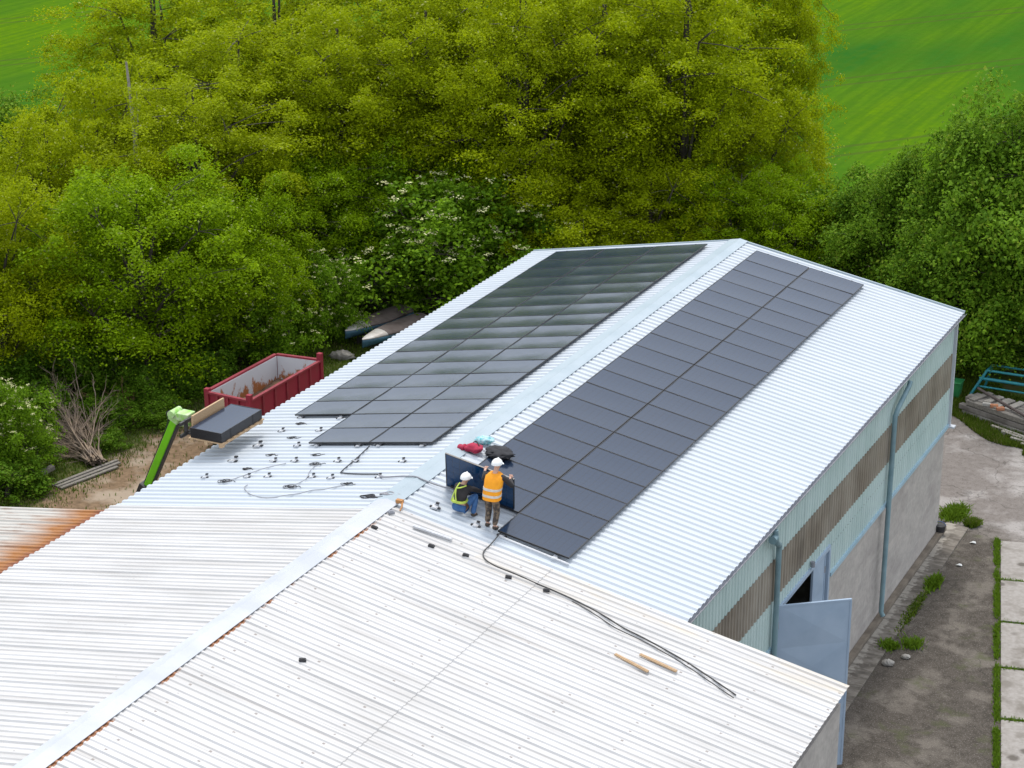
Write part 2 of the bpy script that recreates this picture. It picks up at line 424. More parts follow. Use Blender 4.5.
# ------------------------------------------------------------------ warehouse
EAVE_R, EAVE_L, YEND = 7.287, 7.217, 21.87
def trap(y0, y1, pitch, h, top=0.34, ramp=0.14):
    """trapezoid profile along y: list of (y, height)"""
    out = []; n = int(math.ceil((y1 - y0) / pitch)); 
    for i in range(n):
        b = y0 + i * pitch
        for f, hh in ((0, 0), (1 - top - 2 * ramp, 0), (1 - top - ramp, h), (1 - ramp, h)):
            yy = b + f * pitch
            if yy < y1: out.append((yy, hh))
    out.append((y1, out[-1][1])); return out
def sheet(prof, side, s0, s1, lift=0.0, ns=1, lap=None):
    m = MB(); ss = [s0 + (s1 - s0) * i / ns for i in range(ns + 1)]
    n = len(prof); vs = []
    for s in ss:
        for (y, h) in prof: vs.append(roof(side, s, y, lift + h + (lap(s) if lap else 0)))
    fs = []
    for j in range(ns):
        for i in range(n - 1):
            a = j * n + i; fs.append((a, a + 1, a + 1 + n, a + n))
    return m.add(vs, fs)
def clad(x, prof, z0, z1):
    m = MB(); n = len(prof)
    vs = [(x + h, y, z0) for y, h in prof] + [(x + h, y, z1) for y, h in prof]
    return m.add(vs, [(i, i + 1, i + 1 + n, i + n) for i in range(n - 1)])

hall = thing('warehouse', 'long warehouse with new white ribbed roof, teal cladding and grey block lower walls', 'building', (0, 10, 0))
pr = sheet(trap(-0.75, YEND, 0.25, 0.040), 1, 0.05, EAVE_R, ns=2); pr.build('roof_slope', M_new, hall)
pl = sheet(trap(-1.2, YEND, 0.25, 0.038), -1, 0.05, EAVE_L, ns=2); pl.build('roof_slope', M_new, hall)
# ridge flashing, two flanks and a rounded top
def ridge(y0, y1, hw_l, hw_r, up, name, m, parent):
    b = MB(); prof = [roof(-1, hw_l, 0, up - 0.012), roof(-1, hw_l, 0, up), roof(-1, 0.07, 0, up + 0.004), Vector((0, 0, H + up + 0.012)),
                      roof(1, 0.07, 0, up + 0.004), roof(1, hw_r, 0, up), roof(1, hw_r, 0, up - 0.012)]
    n = len(prof); ny = max(2, int((y1 - y0) / 2.0)); vs = []
    for j in range(ny + 1):
        y = y0 + (y1 - y0) * j / ny
        for p in prof: vs.append((p.x, y, p.z + (0.003 if j % 2 else 0)))
    fs = [(j * n + i, j * n + i + 1, (j + 1) * n + i + 1, (j + 1) * n + i) for j in range(ny) for i in range(n - 1)]
    b.add(vs, fs); return b.build(name, m, parent)
ridge(-0.55, YEND + 0.06, 0.33, 0.25, 0.052, 'ridge_cap', M_cap, hall)
# gable trim on the far edge
for side, ev in ((1, EAVE_R), (-1, EAVE_L)):
    b = MB(); p0 = roof(side, 0.0, YEND + 0.03, 0.0); p1 = roof(side, ev, YEND + 0.03, 0.0)
    M = Matrix.Rotation(side * A, 3, 'Y')
    b.box(((p0 + p1) / 2) + Vector((0, 0, -0.03)), ((p1 - p0).length, 0.05, 0.16), M); b.build('verge_trim', M_cap, hall)
XW = 7.0
ZT, ZB, ZTR = 6.01, 4.91, 3.68
ZEV = H - EAVE_R * SA - 0.02
tp = lambda a, b: trap(a, b, 0.2, 0.028, 0.45, 0.1)
W0, W1 = -0.6, 21.48
D0, D1, DT = 5.75, 9.75, 4.46            # door opening
clad(XW, tp(W0, W1), DT, ZEV - 0.02).build('wall_cladding', M_teal, hall)
clad(XW, tp(W0, D0 - 0.02), ZTR, DT).build('wall_cladding', M_teal, hall)
clad(XW, tp(D1 + 0.02, W1), ZTR, DT).build('wall_cladding', M_teal, hall)
strip = clad(XW + 0.012, trap(W0, W1 - 0.12, 0.2, 0.03, 0.4, 0.12), ZB, ZT).build('window_strip', M_strip, hall)
b = MB()
b.box((XW + 0.02, (D1 + 0.25 + W1) / 2, ZTR - 0.03), (0.11, W1 - D1 - 0.25, 0.10)); b.box((XW + 0.02, (W0 + D0 - 0.25) / 2, ZTR - 0.03), (0.11, D0 - 0.25 - W0, 0.10))
b.build('base_trim', M_bluetrim, hall)
b = MB(); b.box((XW + 0.03, W1 + 0.03, (3.6 + 7.1) / 2), (0.14, 0.10, 3.5)); b.box((XW + 0.07, W1 + 0.02, 3.62), (0.34, 0.22, 0.05)); b.build('corner_trim', M_capold, hall)
b = MB()
b.box((XW - 0.17, (D1 + W1) / 2 , ZTR / 2 - 0.03), (0.24, W1 - D1, ZTR - 0.06)); b.build('block_wall', M_block, hall)
b = MB(); b.box((XW - 0.17, (W0 + D0) / 2, ZTR / 2 - 0.03), (0.24, D0 - W0, ZTR - 0.06)); b.build('block_wall', M_block, hall)
b = MB(); b.box((-XW + 0.1, 10.5, 3.45), (0.24, 22.4, 6.9)); b.build('block_wall', M_block, hall)
for yy in (21.36,):
    b = MB(); ev = ZEV - 0.03
    pts = [(-6.85, 0), (6.7, 0), (6.7, ev), (0, H - 0.12), (-6.85, ev)]
    vs = [(x, yy - 0.1, z) for x, z in pts] + [(x, yy + 0.1, z) for x, z in pts]
    b.add(vs, [(0, 1, 2, 3, 4), (9, 8, 7, 6, 5)] + [(i, (i + 1) % 5, (i + 1) % 5 + 5, i + 5) for i in range(5)])
    b.build('gable_wall', M_block, hall)
b = MB(); b.box((0, 10.4, 0.03), (13.6, 22.0, 0.06)); b.build('floor_slab', M_conc, hall)
# door surround and doors
b = MB()
b.box((XW + 0.03, (D0 + D1) / 2, DT + 0.05), (0.09, D1 - D0 + 0.24, 0.10)); b.box((XW + 0.03, D1 + 0.06, DT / 2), (0.10, 0.12, DT)); b.box((XW + 0.03, D0 - 0.06, DT / 2), (0.10, 0.12, DT))
b.build('door_frame', M_door, hall)
b = MB(); b.tube([(XW + 0.10, D0 + 0.55 + 2.0, DT + 0.30), (XW + 0.10, D0 + 2.55, DT + 0.16)], 0.06, 8); b.build('door_lamp', M_gutter, hall)
def door_leaf(p0, p1, z0, z1, name, parent):
    """sheet-steel leaf with pressed pyramids"""
    d = (Vector(p1) - Vector(p0)); w = d.length; d.normalize(); n = Vector((d.y, -d.x, 0))
    b = MB(); c = (Vector(p0) + Vector(p1)) / 2
    M = Matrix((d, n, Vector((0, 0, 1)))).transposed()
    b.box((c.x, c.y, (z0 + z1) / 2), (w, 0.035, z1 - z0), M)
    k = 4; hh = (z1 - z0) / k
    for sgn in (1, -1):
        for i in range(k):
            a, e = z0 + i * hh, z0 + (i + 1) * hh
            q = [Vector(p0) + d * 0.03 + Vector((0, 0, a)), Vector(p1) - d * 0.03 + Vector((0, 0, a)), Vector(p1) - d * 0.03 + Vector((0, 0, e)), Vector(p0) + d * 0.03 + Vector((0, 0, e)), c + Vector((0, 0, (a + e) / 2))]
            q = [v + n * sgn * (0.021 if j < 4 else 0.055) for j, v in enumerate(q)]
            b.add(q, [(0, 1, 4), (1, 2, 4), (2, 3, 4), (3, 0, 4)])
    o = b.build(name, M_door, parent)
    f = MB()
    for z in (z0, z1): f.box((c.x, c.y, z), (w + 0.04, 0.06, 0.05), M)
    for e in (Vector(p0), Vector(p1)): f.box((e.x, e.y, (z0 + z1) / 2), (0.05, 0.062, z1 - z0 - 0.06), M)
    f.build('leaf_frame', M_door, o)
    q = Vector(p1) - d * 0.14
    hb = MB()
    for sgn in (1, -1): hb.box((q.x + n.x * sgn * 0.05, q.y + n.y * sgn * 0.05, 1.15), (0.05, 0.03, 0.22), M)
    hb.build('handle', M_gutter, o)
    for z in (z0 + 0.5, z1 - 0.5):
        hh_ = MB(); hh_.tube([(p0[0], p0[1], z - 0.09), (p0[0], p0[1], z + 0.09)], 0.04, 8); hh_.build('hinge', M_gutter, o)
    return o
door_leaf((XW + 0.06, D0 + 0.12, 0), (8.50, 6.98, 0), 0.12, 4.62, 'door', hall)
door_leaf((XW - 0.02, D1 - 0.08, 0), (XW - 0.10, 8.98, 0), 0.10, DT - 0.02, 'door', hall)
# gutter along the right eave
g = MB(); gx, gz = 7.185, ZEV + 0.0
prof = [(gx + 0.06 * math.cos(t), gz + 0.06 * math.sin(t)) for t in np.linspace(math.pi, 2 * math.pi, 9)]
prof2 = [(gx + 0.054 * math.cos(t), gz + 0.054 * math.sin(t)) for t in np.linspace(2 * math.pi, math.pi, 9)]
pp = prof + prof2; n = len(pp)
g.add([(x, W0, z) for x, z in pp] + [(x, YEND, z) for x, z in pp], [(i, (i + 1) % n, (i + 1) % n + n, i + n) for i in range(n)], False)
g.build('gutter', M_gutter, hall)
def pipe(pts, name='downpipe'):
    b = MB(); b.tube(pts, 0.07, 12)
    o = b.build(name, M_pipe, hall)
    c = MB()
    zs = [z for z in (5.6, 3.9, 2.2, 0.8) if z < pts[-2][2] - 0.2]
    for z in zs: c.box((XW + 0.09, pts[-1][1], z), (0.2, 0.19, 0.04))
    c.build('bracket', M_gutter, o)
pipe([(7.22, 16.0, 6.95), (7.22, 15.9, 6.85), (7.18, 15.1, 6.5), (7.15, 14.92, 6.3), (7.15, 14.9, 5.9), (7.15, 14.8, 0.42), (7.22, 14.8, 0.30)])
pipe([(7.22, 4.9, 7.05), (7.24, 4.92, 6.75), (7.20, 5.2, 6.55), (7.16, 5.42, 6.45), (7.15, 5.44, 6.2), (7.15, 5.44, 0.42), (7.22, 5.44, 0.30)])
b = MB(); b.tube([(7.22, 4.72, 6.86), (7.22, 4.9, 6.86)], 0.1, 12); b.build('rain_hopper', M_pipe, hall)

# old hall in front, sharing the ridge
old = thing('old_hall', 'older building section with weathered white ribbed roof joined to the new roof', 'building', (0, -14, 0))
YO = -34.0
def old_prof(y0, y1):
    pf = []; pitch = 0.184; i = 0; y = y1
    while y > y0:
        k = 1.5 if i % 4 == 0 else 1.0
        h = 0.024 * k
        pf += [(y, 0), (y - 0.088, 0), (y - 0.108, h), (y - 0.160, h)]
        y -= pitch; i += 1
    pf = [(yy, hh) for yy, hh in pf if yy > y0]; pf.append((y0, 0)); pf.reverse(); return pf
EO = 10.9
lapf = lambda s: 0.0
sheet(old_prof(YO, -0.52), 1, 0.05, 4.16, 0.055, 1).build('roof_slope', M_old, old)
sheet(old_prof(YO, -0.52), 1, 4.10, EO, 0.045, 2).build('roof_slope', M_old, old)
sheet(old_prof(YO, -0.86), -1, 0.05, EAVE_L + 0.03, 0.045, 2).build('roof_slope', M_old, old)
ridge(YO, -0.40, 0.22, 0.27, 0.098, 'ridge_cap', M_capold, old)
# dirt line along the lap of the old sheets
b = MB(); b.box((10.5, (YO - 0.7) / 2, 3.1), (0.24, -0.7 - YO, 6.2)); b.build('side_wall', M_block, old)
b = MB(); b.box((-6.9, (YO - 0.9) / 2, 3.4), (0.24, -1.0 - YO, 6.8)); b.build('side_wall', M_block, old)
b = MB(); b.box((8.85, -0.72, 3.2), (3.4, 0.2, 6.2)); b.build('gable_wall', M_block, old)

# rusty lean-to on the left
lean = thing('lean_to', 'lean-to roof of rusty corrugated sheets beside the left eave of the old roof', 'building', (0, -14, 0))
b = MB(); pf = old_prof(YO, -0.62); n = len(pf); vs = []
for x, z in ((-7.0, 6.98), (-10.4, 6.42), (-13.8, 5.86)):
    vs += [(x, y, z + h) for y, h in pf]
b.add(vs, [(j * n + i, j * n + i + 1, (j + 1) * n + i + 1, (j + 1) * n + i) for j in range(2) for i in range(n - 1)])
b.build('roof_slope', M_rust, lean)
b = MB(); b.box((-13.5, (YO - 0.8) / 2, 2.9), (0.2, -0.8 - YO, 5.8)); b.build('side_wall', M_block, lean)

# ------------------------------------------------------------------ solar panels
PL, PW, PT = 1.735, 1.040, 0.035
def panel_meshes():
    g = MB(); nx, ny = 6, 14; vs = []; fs = []; L, Wd = PL - 0.04, PW - 0.04
    for j in range(ny + 1):
        for i in range(nx + 1):
            u, v = i / nx, j / ny
            sag = 0.0085 * math.sin(math.pi * v) * (0.55 + 0.45 * math.sin(math.pi * u))
            vs.append(((u - 0.5) * L, (v - 0.5) * Wd, PT - 0.003 - sag))
    for j in range(ny):
        for i in range(nx):
            a = j * (nx + 1) + i; fs.append((a, a + 1, a + nx + 2, a + nx + 1))
    g.add(vs, fs, True)
    g.add([(-L / 2, -Wd / 2, 0.006), (L / 2, -Wd / 2, 0.006), (L / 2, Wd / 2, 0.006), (-L / 2, Wd / 2, 0.006)], [(3, 2, 1, 0)])
    f = MB()
    for s in (-1, 1):
        f.box((0, s * (PW / 2 - 0.01), PT / 2), (PL, 0.02, PT)); f.box((s * (PL / 2 - 0.01), 0, PT / 2), (0.02, PW - 0.0402, PT - 0.001))
        for q in (-0.48, 0.48): f.box((q, s * (PW / 2 - 0.004), PT - 0.002), (0.05, 0.026, 0.012))
    r = MB()
    return g, f
g, f = panel_meshes()
proto = thing('solar_panel', 'x', 'solar panel', (0, 0, 0)); proto['_local'] = True
g.build('cell_glass', M_glass, proto); f.build('panel_frame', M_frame, proto)
for s in (-1, 1):
    r = MB(); r.box((s * 0.48, 0, -0.032), (0.05, 0.36, 0.060)); r.build('mounting_rail', M_alu, proto)
del proto['_local']
ORD = ['first', 'second', 'third', 'fourth', 'fifth', 'sixth', 'seventh', 'eighth', 'ninth', 'tenth', 'eleventh', 'twelfth', 'thirteenth',
       'fourteenth', 'fifteenth', 'sixteenth', 'seventeenth', 'eighteenth', 'nineteenth', 'twentieth']
first = True
PITCH, PSL = 1.06, 1.7545
def place_panel(side, s, y, label, group):
    global first
    p = roof(side, s, y, 0.100)
    o = proto if first else dup(proto, p)
    first = False
    o.location = p; tag(o, label, 'solar panel', group)
    o.rotation_euler = (random.gauss(0, R(0.10)), side * A + random.gauss(0, R(0.12)), 0)
    return o
for c, nm in ((0, 'eave-side'), (1, 'ridge-side')):
    n0 = 0 if c == 0 else 1
    for k in range(n0, 20):
        lab = 'black panel in the %s column of the right slope, %s from its near end' % (nm, ORD[k - n0])
        if k == 19: lab = 'black panel at the far end of the %s column on the right slope' % nm
        place_panel(1, 4.285 - PSL * (c + 0.5) + 0.01, PITCH * (k + 0.5), lab, 'solar panels on the right roof slope')
for c, nm in ((0, 'ridge-side'), (1, 'middle'), (2, 'outer')):
    n0 = 2 if c == 2 else 0
    for k in range(n0, 17):
        lab = 'glossy panel in the %s column of the left slope, %s from its near end' % (nm, ORD[k - n0])
        if k == 16: lab = 'glossy panel at the far end of the %s column on the left slope' % nm
        place_panel(-1, 0.785 + PSL * (c + 0.5), 3.18 + PITCH * (k + 0.5), lab, 'solar panels on the left roof slope')

# panel held upright by the workers
held = dup(proto, (0, 0, 0), 'blue-black solar panel held upright by the standing worker in the orange vest', 'x')
del held['group']
for ch in list(held.children):
    if ch.name.startswith('mounting_rail'): bpy.data.objects.remove(ch)
    elif ch.name.startswith('cell_glass'):
        ch.data = ch.data.copy(); ch.data.materials[0] = M_glassblue
b0, b1 = Vector((0.61, 1.22, 8.385)), Vector((2.38, 1.22, 8.06))
ux = (b1 - b0).normalized(); top = Vector((0.20, -0.36, 0.95)); vy = (top - ux * top.dot(ux)).normalized(); nz = ux.cross(vy)
held.rotation_mode = 'QUATERNION'
held.rotation_quaternion = Matrix((ux, vy, nz)).transposed().to_quaternion()
held.location = (b0 + b1) / 2 + vy * PW / 2

# ------------------------------------------------------------------ small parts lying on the roof
br = thing('mounting_bracket', 'x', 'bracket', (0, 0, 0)); br['_local'] = True
b = MB(); b.box((0.0, 0, 0.012), (0.11, 0.20, 0.018)); b.box((0.0, 0.075, 0.034), (0.07, 0.035, 0.028)); b.box((0, -0.075, 0.03), (0.08, 0.04, 0.02)); b.build('bracket_plate', M_alu, br)
b = MB(); b.box((0.02, 0.075, 0.063), (0.065, 0.05, 0.03)); b.box((-0.08, -0.03, 0.016), (0.04, 0.06, 0.024)); b.box((0.09, -0.03, 0.016), (0.05, 0.05, 0.024)); b.build('clamp', M_black, br)
del br['_local']
fb = True
def bracket(x, y, label, rz=0.0, group='roof mounting brackets', up=0.038, scale=1.0):
    global fb
    side = 1 if x >= 0 else -1
    p = roofx(x, y, up)
    o = br if fb else dup(br, p)
    fb = False
    o.location = p; o.rotation_euler = (0, side * A, rz); o.scale = (scale * 0.88,) * 3
    return tag(o, label, 'bracket', group)
rows = [(5.29, [-5.8, -4.57], 'under the near edge of the outer panels'), (4.30, [-5.74, -4.63], 'in the loose row left of the middle panels'),
        (3.21, [-5.73, -4.57, -3.99, -2.80, -2.24, -1.02], 'in the row level with the left array edge'),
        (2.16, [-5.71, -4.56, -3.98, -2.78, -2.25, -1.0], 'in the row just in front of the left array'),
        (1.05, [-5.8, -4.6, -4.07, -2.83, -2.28, -1.04], 'in the nearest row beside the old sheets')]
cnt = {}
for y, xs, desc in rows:
    for i, x in enumerate(xs):
        big = 1.45 if (x < -5.6 and y < 3.5 and y > 1.5) else 1.05
        place = '' if len(xs) == 1 else {0: ', leftmost', len(xs) - 1: ', rightmost'}.get(i, ', %s from the left' % ORD[i])
        bracket(x + random.uniform(-.03, .03), y + random.uniform(-.04, .04), 'small bracket %s%s' % (desc, place), random.uniform(-0.25, 0.25), scale=big)
bracket(0.92, 0.12, 'metal mounting bracket on bare sheets left of the crouching worker', 0.2, scale=1.3)
bracket(1.98, 0.02, 'metal mounting bracket beside the feet of the standing worker', 0.1, scale=1.2)
bracket(2.62, 0.02, 'metal clamp at the near corner of the right array', 0.1, scale=1.2)
bracket(3.92, -0.05, 'metal clamp under the near edge of the right array', 0.1, scale=1.2)
# single rails
def bar(name, label, cat, p, q, w, h, m, up):
    P, Q = roofx(p[0], p[1], up), roofx(q[0], q[1], up)
    d = Q - P; n = Vector(((1 if p[0] > 0 else -1) * SA, 0, CA)); d.normalize(); k = n.cross(d)
    b = MB(); M = Matrix((d, k, n)).transposed(); c = (P + Q) / 2 + n * h / 2
    L = (Q - P).length
    b.box(c, (L, w, h), M)
    b.box(c + n * (h / 2 + 0.004), (L * 0.98, w * 0.35, 0.008), M)
    return tag(b.build(name, m, None, 0.004), label, cat)
bar('aluminium_rail', 'grey aluminium rail lying loose on the old roof left of the workers', 'rail', (1.01, -1.07), (1.92, -1.01), 0.07, 0.05, M_alu, 0.09)
bar('aluminium_rail', 'long aluminium rail running along the near edge of the right array', 'rail', (2.62, -0.08), (4.28, -0.12), 0.05, 0.04, M_alu, 0.04)
bar('wooden_board', 'orange wooden board on the old roof, the left one of two', 'board', (6.52, -2.78), (7.30, -2.92), 0.075, 0.03, M_wood, 0.09)
bar('wooden_board', 'orange wooden board on the old roof, the right one nearer the cable', 'board', (6.92, -2.44), (7.75, -2.52), 0.075, 0.03, M_wood, 0.09)
blk = [(0.41, -1.69, 'black rubber block on the old roof beside the ridge'), (1.71, -1.54, 'black rubber block near the end of the loose rail'),
       (2.45, -1.38, 'black rubber block right of the loose rail on the old roof'), (3.55, -1.56, 'small black rubber block where the cable straightens out'),
       (4.40, -1.50, 'black rubber block touching the black cable'), (1.89, -7.05, 'black rubber block alone at the bottom of the old roof'), (0.36, -0.86, 'flat grey block next to the end of the old ridge cap')]
for i, (x, y, lab) in enumerate(blk):
    P = roofx(x, y, 0.085); b = MB(); M = Matrix.Rotation(A, 3, 'Y') @ Matrix.Rotation(R(8 * i), 3, 'Z')
    b.box(P + Vector((0, 0, 0.02)), (0.14, 0.075, 0.05), M); b.box(P + Vector((0, 0, 0.052)), (0.10, 0.045, 0.014), M)
    tag(b.build('rubber_block', M_black if i < 6 else M_gutter, None, 0.008), lab, 'block', 'rubber blocks on the old roof')
# rusty clamp by the ridge end
b = MB(); P = roofx(0.27, -0.42, 0.10)
b.tube([P + Vector((-0.02, 0.0, 0.02)), P + Vector((0.10, 0.03, 0.06)), P + Vector((0.17, -0.12, 0.0)), P + Vector((0.20, -0.26, -0.02))], [0.03, 0.035, 0.02, 0.016], 8); b.box(P + Vector((0.04, 0.02, 0.06)), (0.16, 0.10, 0.07))
tag(b.build('rusty_clamp', mat('rust', (0.42, 0.2, 0.07), 0.8)), 'rusty orange clamp at the junction of the old and new ridge caps', 'clamp')
# cables
def smooth_path(pts, n=6):
    pts = [Vector(p) for p in pts]; out = []
    for i in range(len(pts) - 1):
        p0 = pts[max(i - 1, 0)]; p1 = pts[i]; p2 = pts[i + 1]; p3 = pts[min(i + 2, len(pts) - 1)]
        for k in range(n):
            t = k / n
            out.append(0.5 * ((2 * p1) + (p2 - p0) * t + (2 * p0 - 5 * p1 + 4 * p2 - p3) * t * t + (3 * p1 - p0 - 3 * p2 + p3) * t ** 3))
    out.append(pts[-1]); return out
def cable(xy, r, m, label, up=0.045, name='cable'):
    b = MB(); b.tube(smooth_path([roofx(x, y, up + r) for x, y in xy]), r, 6)
    return tag(b.build(name, m), label, 'cable')
cable([(2.55, 0.12), (2.60, -0.22), (2.64, -0.62), (2.66, -0.95), (2.80, -1.20), (3.10, -1.32), (3.62, -1.33), (4.08, -1.37), (4.48, -1.38), (4.96, -1.42), (5.4, -1.49), (5.84, -1.60), (6.24, -1.73), (6.65, -1.79), (7.14, -1.89), (7.88, -2.08), (9.0, -2.5)],
      0.0155, M_cab2, 'long black cable snaking down the old roof from the right array', 0.078)
cable([(5.0, -1.50), (5.5, -1.62), (6.1, -1.83), (6.65, -1.90), (7.2, -2.0), (7.9, -2.2), (9.0, -2.62)], 0.011, M_cab2, 'thinner cable beside the lower end of the long black cable', 0.078)
cable([(-2.46, 3.11), (-2.32, 2.22), (-2.22, 1.40), (-2.10, 1.28), (-1.64, 1.23), (-1.11, 1.23)], 0.016, M_black, 'black cable from the near edge of the left array towards the ridge')
cable([(-1.07, 1.17), (-0.88, 0.99), (-0.48, 1.05), (-0.30, 1.06), (-0.04, 1.03), (0.12, 0.99), (0.45, 0.98), (0.8, 1.05)], 0.018, M_grey_cable, 'grey cable crossing the new ridge cap beside the held panel', 0.062)
cable([(-4.25, 0.5), (-4.25, 0.36), (-4.08, 0.15), (-3.78, -0.1), (-3.36, -0.28), (-3.01, -0.27), (-2.82, -0.14), (-2.5, -0.01), (-2.3, 0.19), (-2.0, 0.26), (-1.86, 0.39), (-1.62, 0.52)], 0.009, M_grey_cable, 'thin grey cable looping along the near side of the loose brackets')
cable([(-5.0, 0.7), (-4.75, 1.15), (-4.5, 1.6), (-4.1, 1.95)], 0.008, M_grey_cable, 'thin grey cable between two cable coils left of the brackets')
cable([(-3.0, 0.4), (-2.9, 0.9), (-3.1, 1.4), (-3.2, 1.9)], 0.008, M_grey_cable, 'thin grey cable between two coils in the middle of the brackets')
coils = [(-5.05, 0.73, .20, 'leftmost, at the near edge of the new sheets'), (-4.99, 1.57, .14, 'left, behind the leftmost coil'), (-4.92, 2.54, .14, 'left, between two bracket rows'), (-5.08, 3.77, .16, 'left of the near corner of the middle panels'),
         (-3.64, 2.54, .15, 'in front of the left array'), (-3.26, 1.92, .17, 'second in front of the left array'), (-3.02, 0.41, .19, 'right, on the thin grey cable'), (-5.51, 4.83, .15, 'at the near edge of the outer panels'), (-1.64, 0.64, .16, 'near the ridge cap'), (-0.60, -0.15, .22, 'thick, at the end of the old cap'), (-0.25, 0.02, .2, 'at the junction of the two ridge caps')]
for i, (x, y, r, lab) in enumerate(coils):
    b = MB(); pts = []
    for k in range(46):
        t = k / 45 * 2 * math.pi * 2.6
        rr = r * (0.55 + 0.45 * math.sin(k * 0.21 + i)) * 0.9
        pts.append(roofx(x + rr * math.cos(t) * 1.1, y + rr * math.sin(t) * 0.6, 0.05 + 0.006 * k / 45 + 0.01 * math.sin(k)))
    for k in range(5): pts.append(roofx(x + r * (0.6 + 0.25 * k), y + 0.05 * math.sin(k + i), 0.05))
    b.tube(pts, 0.0075 if i < 9 else 0.016, 5)
    b.box(roofx(x, y - 0.03, 0.06), (0.10, 0.03, 0.022)); 
    tag(b.build('cable_coil', M_black if i != 10 else M_grey_cable), 'small cable coil on the left slope, ' + lab, 'cable', 'cable coils on the roof')

# clothing and bags lying by the ridge
def crumple(name, c, r, m, label, cat, seed, tilt=A):
    rr = np.random.default_rng(seed); ph = rr.uniform(0, 6.28, 12); fr = rr.uniform(2, 6, 12)
    def f(p):
        return 1 + 0.16 * math.sin(fr[0] * p.x * 2 + ph[0]) * math.sin(fr[1] * p.y * 2 + ph[1]) + 0.12 * math.sin(fr[2] * p.z * 3 + fr[3] * p.x * 2 + ph[2]) + 0.2 * math.sin(2 * math.atan2(p.y, p.x) + ph[3]) * (1 - abs(p.z))
    b = MB(); b.ell(c, r, 26, 14, f); return tag(b.build(name, m), label, cat)
M_red = noisy('crimson_fabric', (0.42, 0.02, 0.06), (0.28, 0.012, 0.04), 9, 0.8)
M_cyan = noisy('turquoise_fabric', (0.10, 0.42, 0.46), (0.50, 0.62, 0.64), 14, 0.7)
M_cloth = noisy('black_fabric', (0.012, 0.012, 0.014), (0.024, 0.024, 0.028), 12, 0.85)
crumple('jacket', roofx(0.93, 3.22, 0.20), (0.38, 0.30, 0.085), M_cloth, 'black jacket dumped on the ridge edge of the right array', 'jacket', 3)
b = MB(); P = roofx(0.45, 3.32, 0.13)
bag = thing('work_bag', 'crimson red bag lying on the ridge cap beside the black jacket', 'bag', P - Vector((0.25, 0.2, 0.04)))
b.ell(P + Vector((-0.12, -0.22, 0.03)), (0.22, 0.17, 0.10), 22, 12, lambda p: 1 + 0.2 * math.sin(5 * p.x + 2) * math.cos(4 * p.y) + 0.1 * math.sin(9 * p.z)); b.build('pouch', M_red, bag)
b = MB(); b.ell(P + Vector((-0.38, -0.26, 0.02)), (0.12, 0.11, 0.07), 18, 10, lambda p: 1 + 0.2 * math.sin(6 * p.x)); b.build('side_pocket', M_red, bag)
b = MB(); b.tube(smooth_path([P + Vector((-0.2, -0.2, 0.10)), P + Vector((-0.1, -0.12, 0.17)), P + Vector((0.02, -0.2, 0.10))]), 0.014, 6); b.build('handle', M_black, bag)
crumple('tool_pouch', roofx(0.33, 3.66, 0.13), (0.21, 0.15, 0.09), M_cyan, 'turquoise and white pouch behind the crimson bag at the ridge', 'pouch', 11)

# ------------------------------------------------------------------ people
M_skin = noisy('skin', (0.55, 0.33, 0.24), (0.48, 0.27, 0.19), 14, 0.55)
M_helmet = mat('white_helmet_plastic', (0.78, 0.78, 0.77), 0.35)
M_vest = noisy('orange_hi_vis', (0.90, 0.36, 0.008), (0.80, 0.29, 0.006), 9, 0.75)
M_reflect = noisy('reflective_tape', (0.62, 0.58, 0.52), (0.5, 0.47, 0.42), 20, 0.4)
M_shirt = noisy('dark_shirt', (0.016, 0.015, 0.017), (0.035, 0.03, 0.03), 7, 0.85)
M_camo = noisy('brown_camouflage', (0.17, 0.125, 0.085), (0.055, 0.042, 0.035), 11, 0.85, lo=0.45, hi=0.52)
M_jeans = noisy('blue_denim', (0.03, 0.10, 0.26), (0.06, 0.15, 0.32), 10, 0.85)
M_boot = noisy('brown_boot_leather', (0.07, 0.05, 0.035), (0.04, 0.03, 0.022), 10, 0.6)
M_lime = noisy('lime_harness_webbing', (0.50, 0.62, 0.10), (0.42, 0.55, 0.08), 20, 0.7)
M_eye = mat('dark_eye', (0.03, 0.02, 0.02), 0.2)
def skin(name, chains, m, parent, sub=2):
    """chains: list of (list of (xyz, radius or (rx,ry)), link index into earlier verts or None)"""
    vs, es, rad, roots = [], [], [], []
    for pts, link in chains:
        prev = link
        for k, (p, r) in enumerate(pts):
            i = len(vs); vs.append(Vector(p)); rad.append(r if hasattr(r, '__len__') else (r, r))
            if prev is None: roots.append(i)
            else: es.append((prev, i))
            prev = i
    off = parent.location
    me = bpy.data.meshes.new(name); me.from_pydata([tuple(v - off) for v in vs], es, [])
    o = bpy.data.objects.new(name, me); col.objects.link(o); o.parent = parent
    if not me.skin_vertices: me.attributes.new
    md = o.modifiers.new('skin', 'SKIN'); md.use_smooth_shade = True
    if not me.skin_vertices:
        bm = bmesh.new(); bm.from_mesh(me); bm.verts.layers.skin.verify(); bm.to_mesh(me); bm.free()
    sv = me.skin_vertices[0].data
    for i, r in enumerate(rad): sv[i].radius = r; sv[i].use_root = i in roots
    ss = o.modifiers.new('sub', 'SUBSURF'); ss.levels = sub; ss.render_levels = sub
    me.materials.append(m); return o
def lerp(a, b, t): return Vector(a) * (1 - t) + Vector(b) * t
